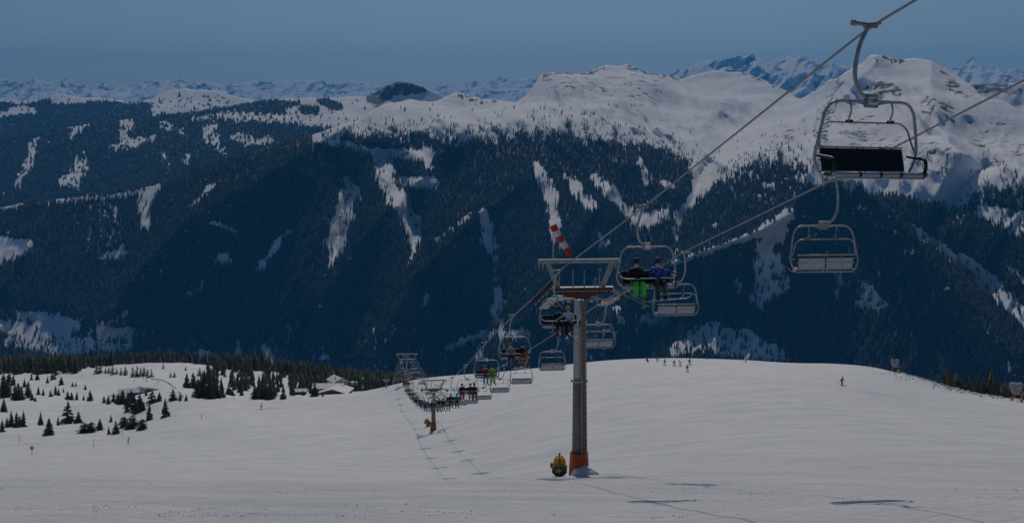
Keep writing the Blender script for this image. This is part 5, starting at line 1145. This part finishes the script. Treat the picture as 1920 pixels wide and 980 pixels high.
g = hit(1049, 893, 60); fan_gun((cable_x(0, 79) * 0 + (1049 - 960) / F * 79.5, 79.5, gz((1049 - 960) / F * 79.5, 79.5) - 0.02), -0.05, 'yellow fan snow gun beside the orange mat of the nearest tower', 0.86)
g = hit(803, 799, 200); fan_gun((g.x, g.y, g.z), 0.6, 'yellow snow gun partly hidden by the orange mat of the middle tower', 1.15)
def covered_gun(px, py, hp, rz, label, dmin=200, leg='orange_pad'):
    p = hit(px, py, dmin); s = hp * p.y / F / 3.2; t = empty('covered_snow_gun', p, rz); t.scale = (s,) * 3; tag(t, label, 'snow gun')
    mb = MB(); r = random.Random(int(px)); bm = mb.bm; rings = []
    for z, a in ((1.15, 0.42), (1.35, 0.62), (1.8, 0.86), (2.3, 1.02), (2.75, 1.10), (2.95, 0.98), (3.02, 0.5)):
        rings.append([bm.verts.new(((a * (1 + r.uniform(-0.09, 0.09))) * math.cos(k * math.pi / 9), (0.62 * a * (1 + r.uniform(-0.1, 0.1))) * math.sin(k * math.pi / 9), z + r.uniform(-0.06, 0.06) + (0.16 * abs(math.cos(k * math.pi / 9)) if z > 2.5 else 0))) for k in range(18)])
    for A, B in zip(rings[:-1], rings[1:]):
        for k in range(18): bm.faces.new((A[k], A[(k + 1) % 18], B[(k + 1) % 18], B[k]))
    bm.faces.new(rings[0][::-1]); bm.faces.new(rings[-1]); mb.build('cover', M['tarp'], t)
    mb = MB(); mb.tube([(-0.4, 0, 1.4), (-0.95, 0, -0.1)], 0.09, 6); mb.build('leg', M[leg], t)
    mb = MB(); mb.tube([(-0.25, 0.3, 1.4), (-0.5, 0.5, -0.1)], 0.08, 6); mb.build('leg', M[leg], t)
    mb = MB(); mb.tube([(0.5, 0, 1.3), (1.05, 0, 0.95), (1.2, 0, 1.6)], 0.10, 6); mb.tube([(1.1, 0, 1.3), (0.85, 0, -0.1)], 0.09, 6); mb.build('water_pipe', M['steel'], t)
    mb = MB(); mb.box((0.85, -0.1, 0.15), (0.5, 0.4, 0.55), None, 0.05); mb.build('hydrant_pad', M['yellow'], t)
    return t
covered_gun(1678, 690, 24, 0.1, 'snow gun wrapped in grey tarpaulin on the skyline right of the slope')
covered_gun(1905, 752, 36, -0.2, 'large tarpaulin-covered snow gun at the right edge of the photo', leg='red')
def post(px, py, hp, m, label, w=0.04, group=None, top=None, dmin=60):
    p = hit(px, py, dmin); h = hp * p.y / F; t = empty('marker_post', p); tag(t, label, 'marker post', group)
    mb = MB(); mb.tube([(0, 0, -0.3), (0, 0, h * 0.5), (0.01 * h, 0, h)], [w, w, w * 0.8], 6); mb.build('pole', m, t)
    mb = MB(); mb.tube([(0.01 * h, 0, h), (0.01 * h, 0, h + 0.06)], w * 1.6, 8); mb.build('cap', M['black'] if m != M['red'] else M['white'], t)
    if top:
        mb = MB(); mb.tube([(0, -0.05, h), (0, -0.09, h)], 0.42, 16); mb.build('sign_disc', M['yellow'], t)
        mb = MB(); mb.tube([(0, -0.095, h), (0, -0.105, h)], 0.10, 12); mb.build('sign_mark', M['black'], t)
    return t
post(60, 853, 14, M['wood_light'], 'short post carrying a round yellow sign at the lower left', 0.05, top=True)
for px, py, hp, lb in ((36, 831, 18, 'thin grey pole at the far left below the broad spruce'), (176, 839, 15, 'pale wooden pole on the slope left of the crouching rider'), (229, 816, 12, 'thin pole right of the clump of dwarf pines'), (438, 752, 11, 'pole on the slope edge in front of the wood'), (153, 709, 12, 'thin pole on the far plateau at left')):
    post(px, py, hp, M['wood_light'], lb, 0.05)
for px, py, hp, m_, lb in ((378, 785, 11, 'red', 'thin red pole on the open slope right of the hummock'), (1632, 687, 13, 'orange_pad', 'orange post on the skyline left of the covered snow gun'), (1325, 674, 9, 'wood_light', 'wooden post on the skyline between the skiers'), (1236, 676, 9, 'wood_light', 'post with a small board on the crest by the sitting people'), (1780, 721, 12, 'wood', 'thin dark stick in the ploughed snow bank'), (1296, 672, 7, 'orange_pad', 'short orange post on the crest right of the skiers')):
    post(px, py, hp, M[m_], lb, 0.07)
# curved rail of the ski track near the hut, and the low fence in the snow bank on the right
def rail(pts, name, label, cat, m, r, posts, hgt):
    P = [hit(x, y, 60) for x, y in pts]; t = empty(name, P[0]); tag(t, label, cat)
    S = smooth_path([q - P[0] + Vector((0, 0, hgt)) for q in P], 8); mb = MB(); mb.tube(S, r, 5); mb.build('rail', m, t)
    pm = MB(); pm.tube([(0, 0, -hgt * 1.4), (0, 0, hgt * 0.25)], r * 0.8, 5); pmm = pm.mesh('post')
    for k in range(0, len(S), posts): o = link('post', pmm, m, t); o.location = S[k]
    return t
rail([(284, 711), (300, 712), (315, 718), (328, 727), (336, 735), (343, 745)], 'track_fence', 'dark curving fence line beside the piste right of the hut', 'fence', M['wood'], 0.16, 3, 0.35)
rail([(1716, 705), (1735, 711), (1758, 720), (1783, 731)], 'snow_fence', 'low dark slanting fence half buried in the snow bank at right', 'fence', M['wood'], 0.10, 2, 0.45)
# little drag-lift tower left of the far chairs
p = hit(724, 727, 300); dl = empty('drag_lift_tower', p); tag(dl, 'small T-shaped lift support at the foot of the crowded far chairs', 'lift tower')
hh_ = 15 * p.y / F; mb = MB(); mb.tube([(0, 0, -0.5), (0, 0, hh_)], 0.22, 8); mb.build('shaft', M['dull_steel'], dl)
mb = MB(); mb.box((0, 0, hh_), (13 * p.y / F, 0.3, 0.25)); mb.box((0, 0, hh_ * 0.8), (9 * p.y / F, 0.25, 0.2)); mb.build('crossarm', M['dull_steel'], dl)
mb = MB()
for x in (-0.9, -0.3, 0.3, 0.9): mb.tube([(x, 0, hh_ * 0.8), (x, 0, hh_ * 0.45)], 0.12, 6)
mb.build('wheel_bank', M['black'], dl)

# --- people on the snow
def skier(px, py, rz, jacket, trousers, label, bend=0.3, v=0, hp=None, skis='skis', dmin=60, helmet='black', ski='grey'):
    p = hit(px, py, dmin); s = 1.0 if hp is None else min(1.25, max(0.75, hp * p.y / F / (1.72 - 0.3 * bend)))
    e = 2.0; n = Vector((gz(p.x - e, p.y) - gz(p.x + e, p.y), gz(p.x, p.y - e) - gz(p.x, p.y + e), 2 * e)).normalized()
    t = person(p + Vector((0, 0, 0.02)), rz, jacket, trousers, helmet, label, pose='stand', bend=bend, v=v, skis=skis, ski=ski, size=s)
    t.rotation_euler = (n.to_track_quat('Z', 'Y').to_matrix() @ Matrix.Rotation(rz, 3, 'Z')).to_euler(); return t
skier(1578, 722, 1.2, 'navy', 'black', 'skier in dark clothes alone on the open slope at right', 0.3, 1, 16)
skier(1289, 697, 2.6, 'black', 'lime', 'skier in lime trousers, nearest of the group on the crest', 0.3, 0, 13)
skier(1246, 685, 2.8, 'brown', 'green', 'skier in brown and green at the left of the crest group', 0.3, 0, 12)
skier(1264, 686, 0.4, 'black', 'black', 'skier all in black in the middle of the crest group', 0.3, 1, 11)
skier(1276, 686, -1.2, 'green', 'navy', 'skier in a green jacket leaning left on the crest', 0.6, 0, 11)
skier(1293, 684, 0.2, 'navy', 'navy', 'skier in dark blue standing at the right of the crest group', 0.3, 0, 12)
skier(489, 767, 1.9, 'black', 'black', 'skier in black alone on the slope below the wood', 0.3, 0, 11)
skier(240, 831, 1.4, 'black', 'teal', 'crouching snowboarder in black and teal below the hummock', 0.6, 0, 11, 'board')
skier(1232, 678, 0.1, 'grey', 'grey', 'standing figure in grey beside the post on the crest', 0.3, 0, 8)
skier(1398, 679, 0.3, 'yellow', 'yellow', 'small figure in yellow just showing over the crest', 0.6, 0, 8, ski='yellow')
skier(1478, 678, 0.3, 'cyan', 'cyan', 'small figure in light blue on the crest right of the slope', 0.3, 0, 10)
for px, py, rz, jk, lb in ((1213, 679, 0.5, 'navy', 'person sitting in the snow on the crest at left of the skiers'), (1484, 679, 0.2, 'brown', 'person in brown sitting on the crest beside the light blue figure')):
    p = hit(px, py, 60); person(p + Vector((0, 0, 0.42)), rz + math.pi, jk, 'black', 'black', lb, pose='sit', arms='lap', skis='board', size=1.0)
for px, py, jk, lb in ((269, 711, 'navy', 'tiny skier on the far piste above the hut, uppermost'), (274, 716, 'black', 'tiny skier on the far piste just above the hut roof'), (296, 717, 'navy', 'tiny skier on the far piste beside the curved fence'), (252, 716, 'black', 'tiny figure standing behind the roof of the snowed-in hut')):
    skier(px, py, 1.0, jk, 'black', lb, 0.3, 0, 5, dmin=300)

# ------------------------------------------------------------------ loose snow
ico = []
def clods(name, pts, size, label, seed, m=None):
    r = np.random.RandomState(seed); n = len(pts)
    bm = bmesh.new(); bmesh.ops.create_icosphere(bm, subdivisions=1, radius=1.0); bv = np.array([v.co[:] for v in bm.verts]); bf = np.array([[v.index for v in f.verts] for f in bm.faces]); bm.free()
    V = bv[None] * (0.65 + 0.7 * r.rand(n, len(bv), 1)) * (size[:, None, None]) * np.array([1, 1, 0.7]) + pts[:, None, :]
    Fc = bf[None] + (np.arange(n) * len(bv))[:, None, None]
    o = link(name, mesh_np(name, V.reshape(-1, 3), Fc.reshape(-1, 3), False), m or M['snow_plain']); tag(o, label, 'snow', None, 'stuff'); return o
r = np.random.RandomState(21); n = 16000
d = 36 + 62 * r.rand(n) ** 1.5; px = -40 + 2000 * r.rand(n); x = (px - 960) / F * d
keep = fbm(x / 5.5, d / 7.0, 3) + 0.5 * fbm(x / 1.8, d / 2.2, 2) + 0.35 * (r.rand(n) - 0.5) > 0.30
x, d = x[keep], d[keep]; s = 0.010 + 0.024 * r.rand(len(x)) ** 3
clods('snow_crumbs', np.stack([x, d, ground_z(x, d) + s * 0.2], -1), s, 'frozen snow crumbs scattered over the near slope', 3)
n = 700; t_ = r.rand(n)
px = 1690 + 230 * t_ + 22 * r.randn(n); d = 340 + 9 * r.randn(n) - 4 * t_; x = (px - 960) / F * d
s = 0.08 + 0.28 * r.rand(n) ** 3
clods('ploughed_snow_lumps', np.stack([x, d, ground_z(x, d) + s * 0.25], -1), s, 'lumpy ploughed snow on the bank at the right of the slope', 4)
# heap of snow at the foot of the nearest tower
mb = MB(); bmesh.ops.create_icosphere(mb.bm, subdivisions=4, radius=1.0)
for v in mb.bm.verts:
    c = v.co; q = 1 + 0.10 * math.sin(c.x * 7 + c.y * 3) + 0.06 * math.sin(c.y * 11 + c.z * 5); v.co = Vector((c.x * 0.78 * q, c.y * 0.6 * q, c.z * 0.52 * q))
for f in mb.bm.faces: f.smooth = True
hx, hy = (1096 - 960) / F * 81.6, 81.9
o = mb.build('snow_heap', M['snow_plain']); o.location = (hx, hy - 0.25, gz(hx, hy) - 0.02); tag(o, 'small heap of snow against the orange mat of the nearest tower', 'snow heap')
# ------------------------------------------------------------------ the air
hm = bpy.data.materials.new('valley_haze'); hm.use_nodes = True; hn = hm.node_tree
for n in list(hn.nodes):
    if n.type == 'BSDF_PRINCIPLED': hn.nodes.remove(n)
pv = hn.nodes.new('ShaderNodeVolumePrincipled'); pv.inputs['Color'].default_value = (0.08, 0.47, 1.0, 1)
pv.inputs['Density'].default_value = 3.2e-5; pv.inputs['Anisotropy'].default_value = 0.0
hn.links.new(pv.outputs[0], hn.nodes['Material Output'].inputs['Volume'])
hb = MB(); hb.box((0, 15600, -110), (54000, 35200, 2390))
ho = hb.build('haze', hm); ho['kind'] = 'stuff'; ho['label'] = 'thin blue haze filling the valleys';
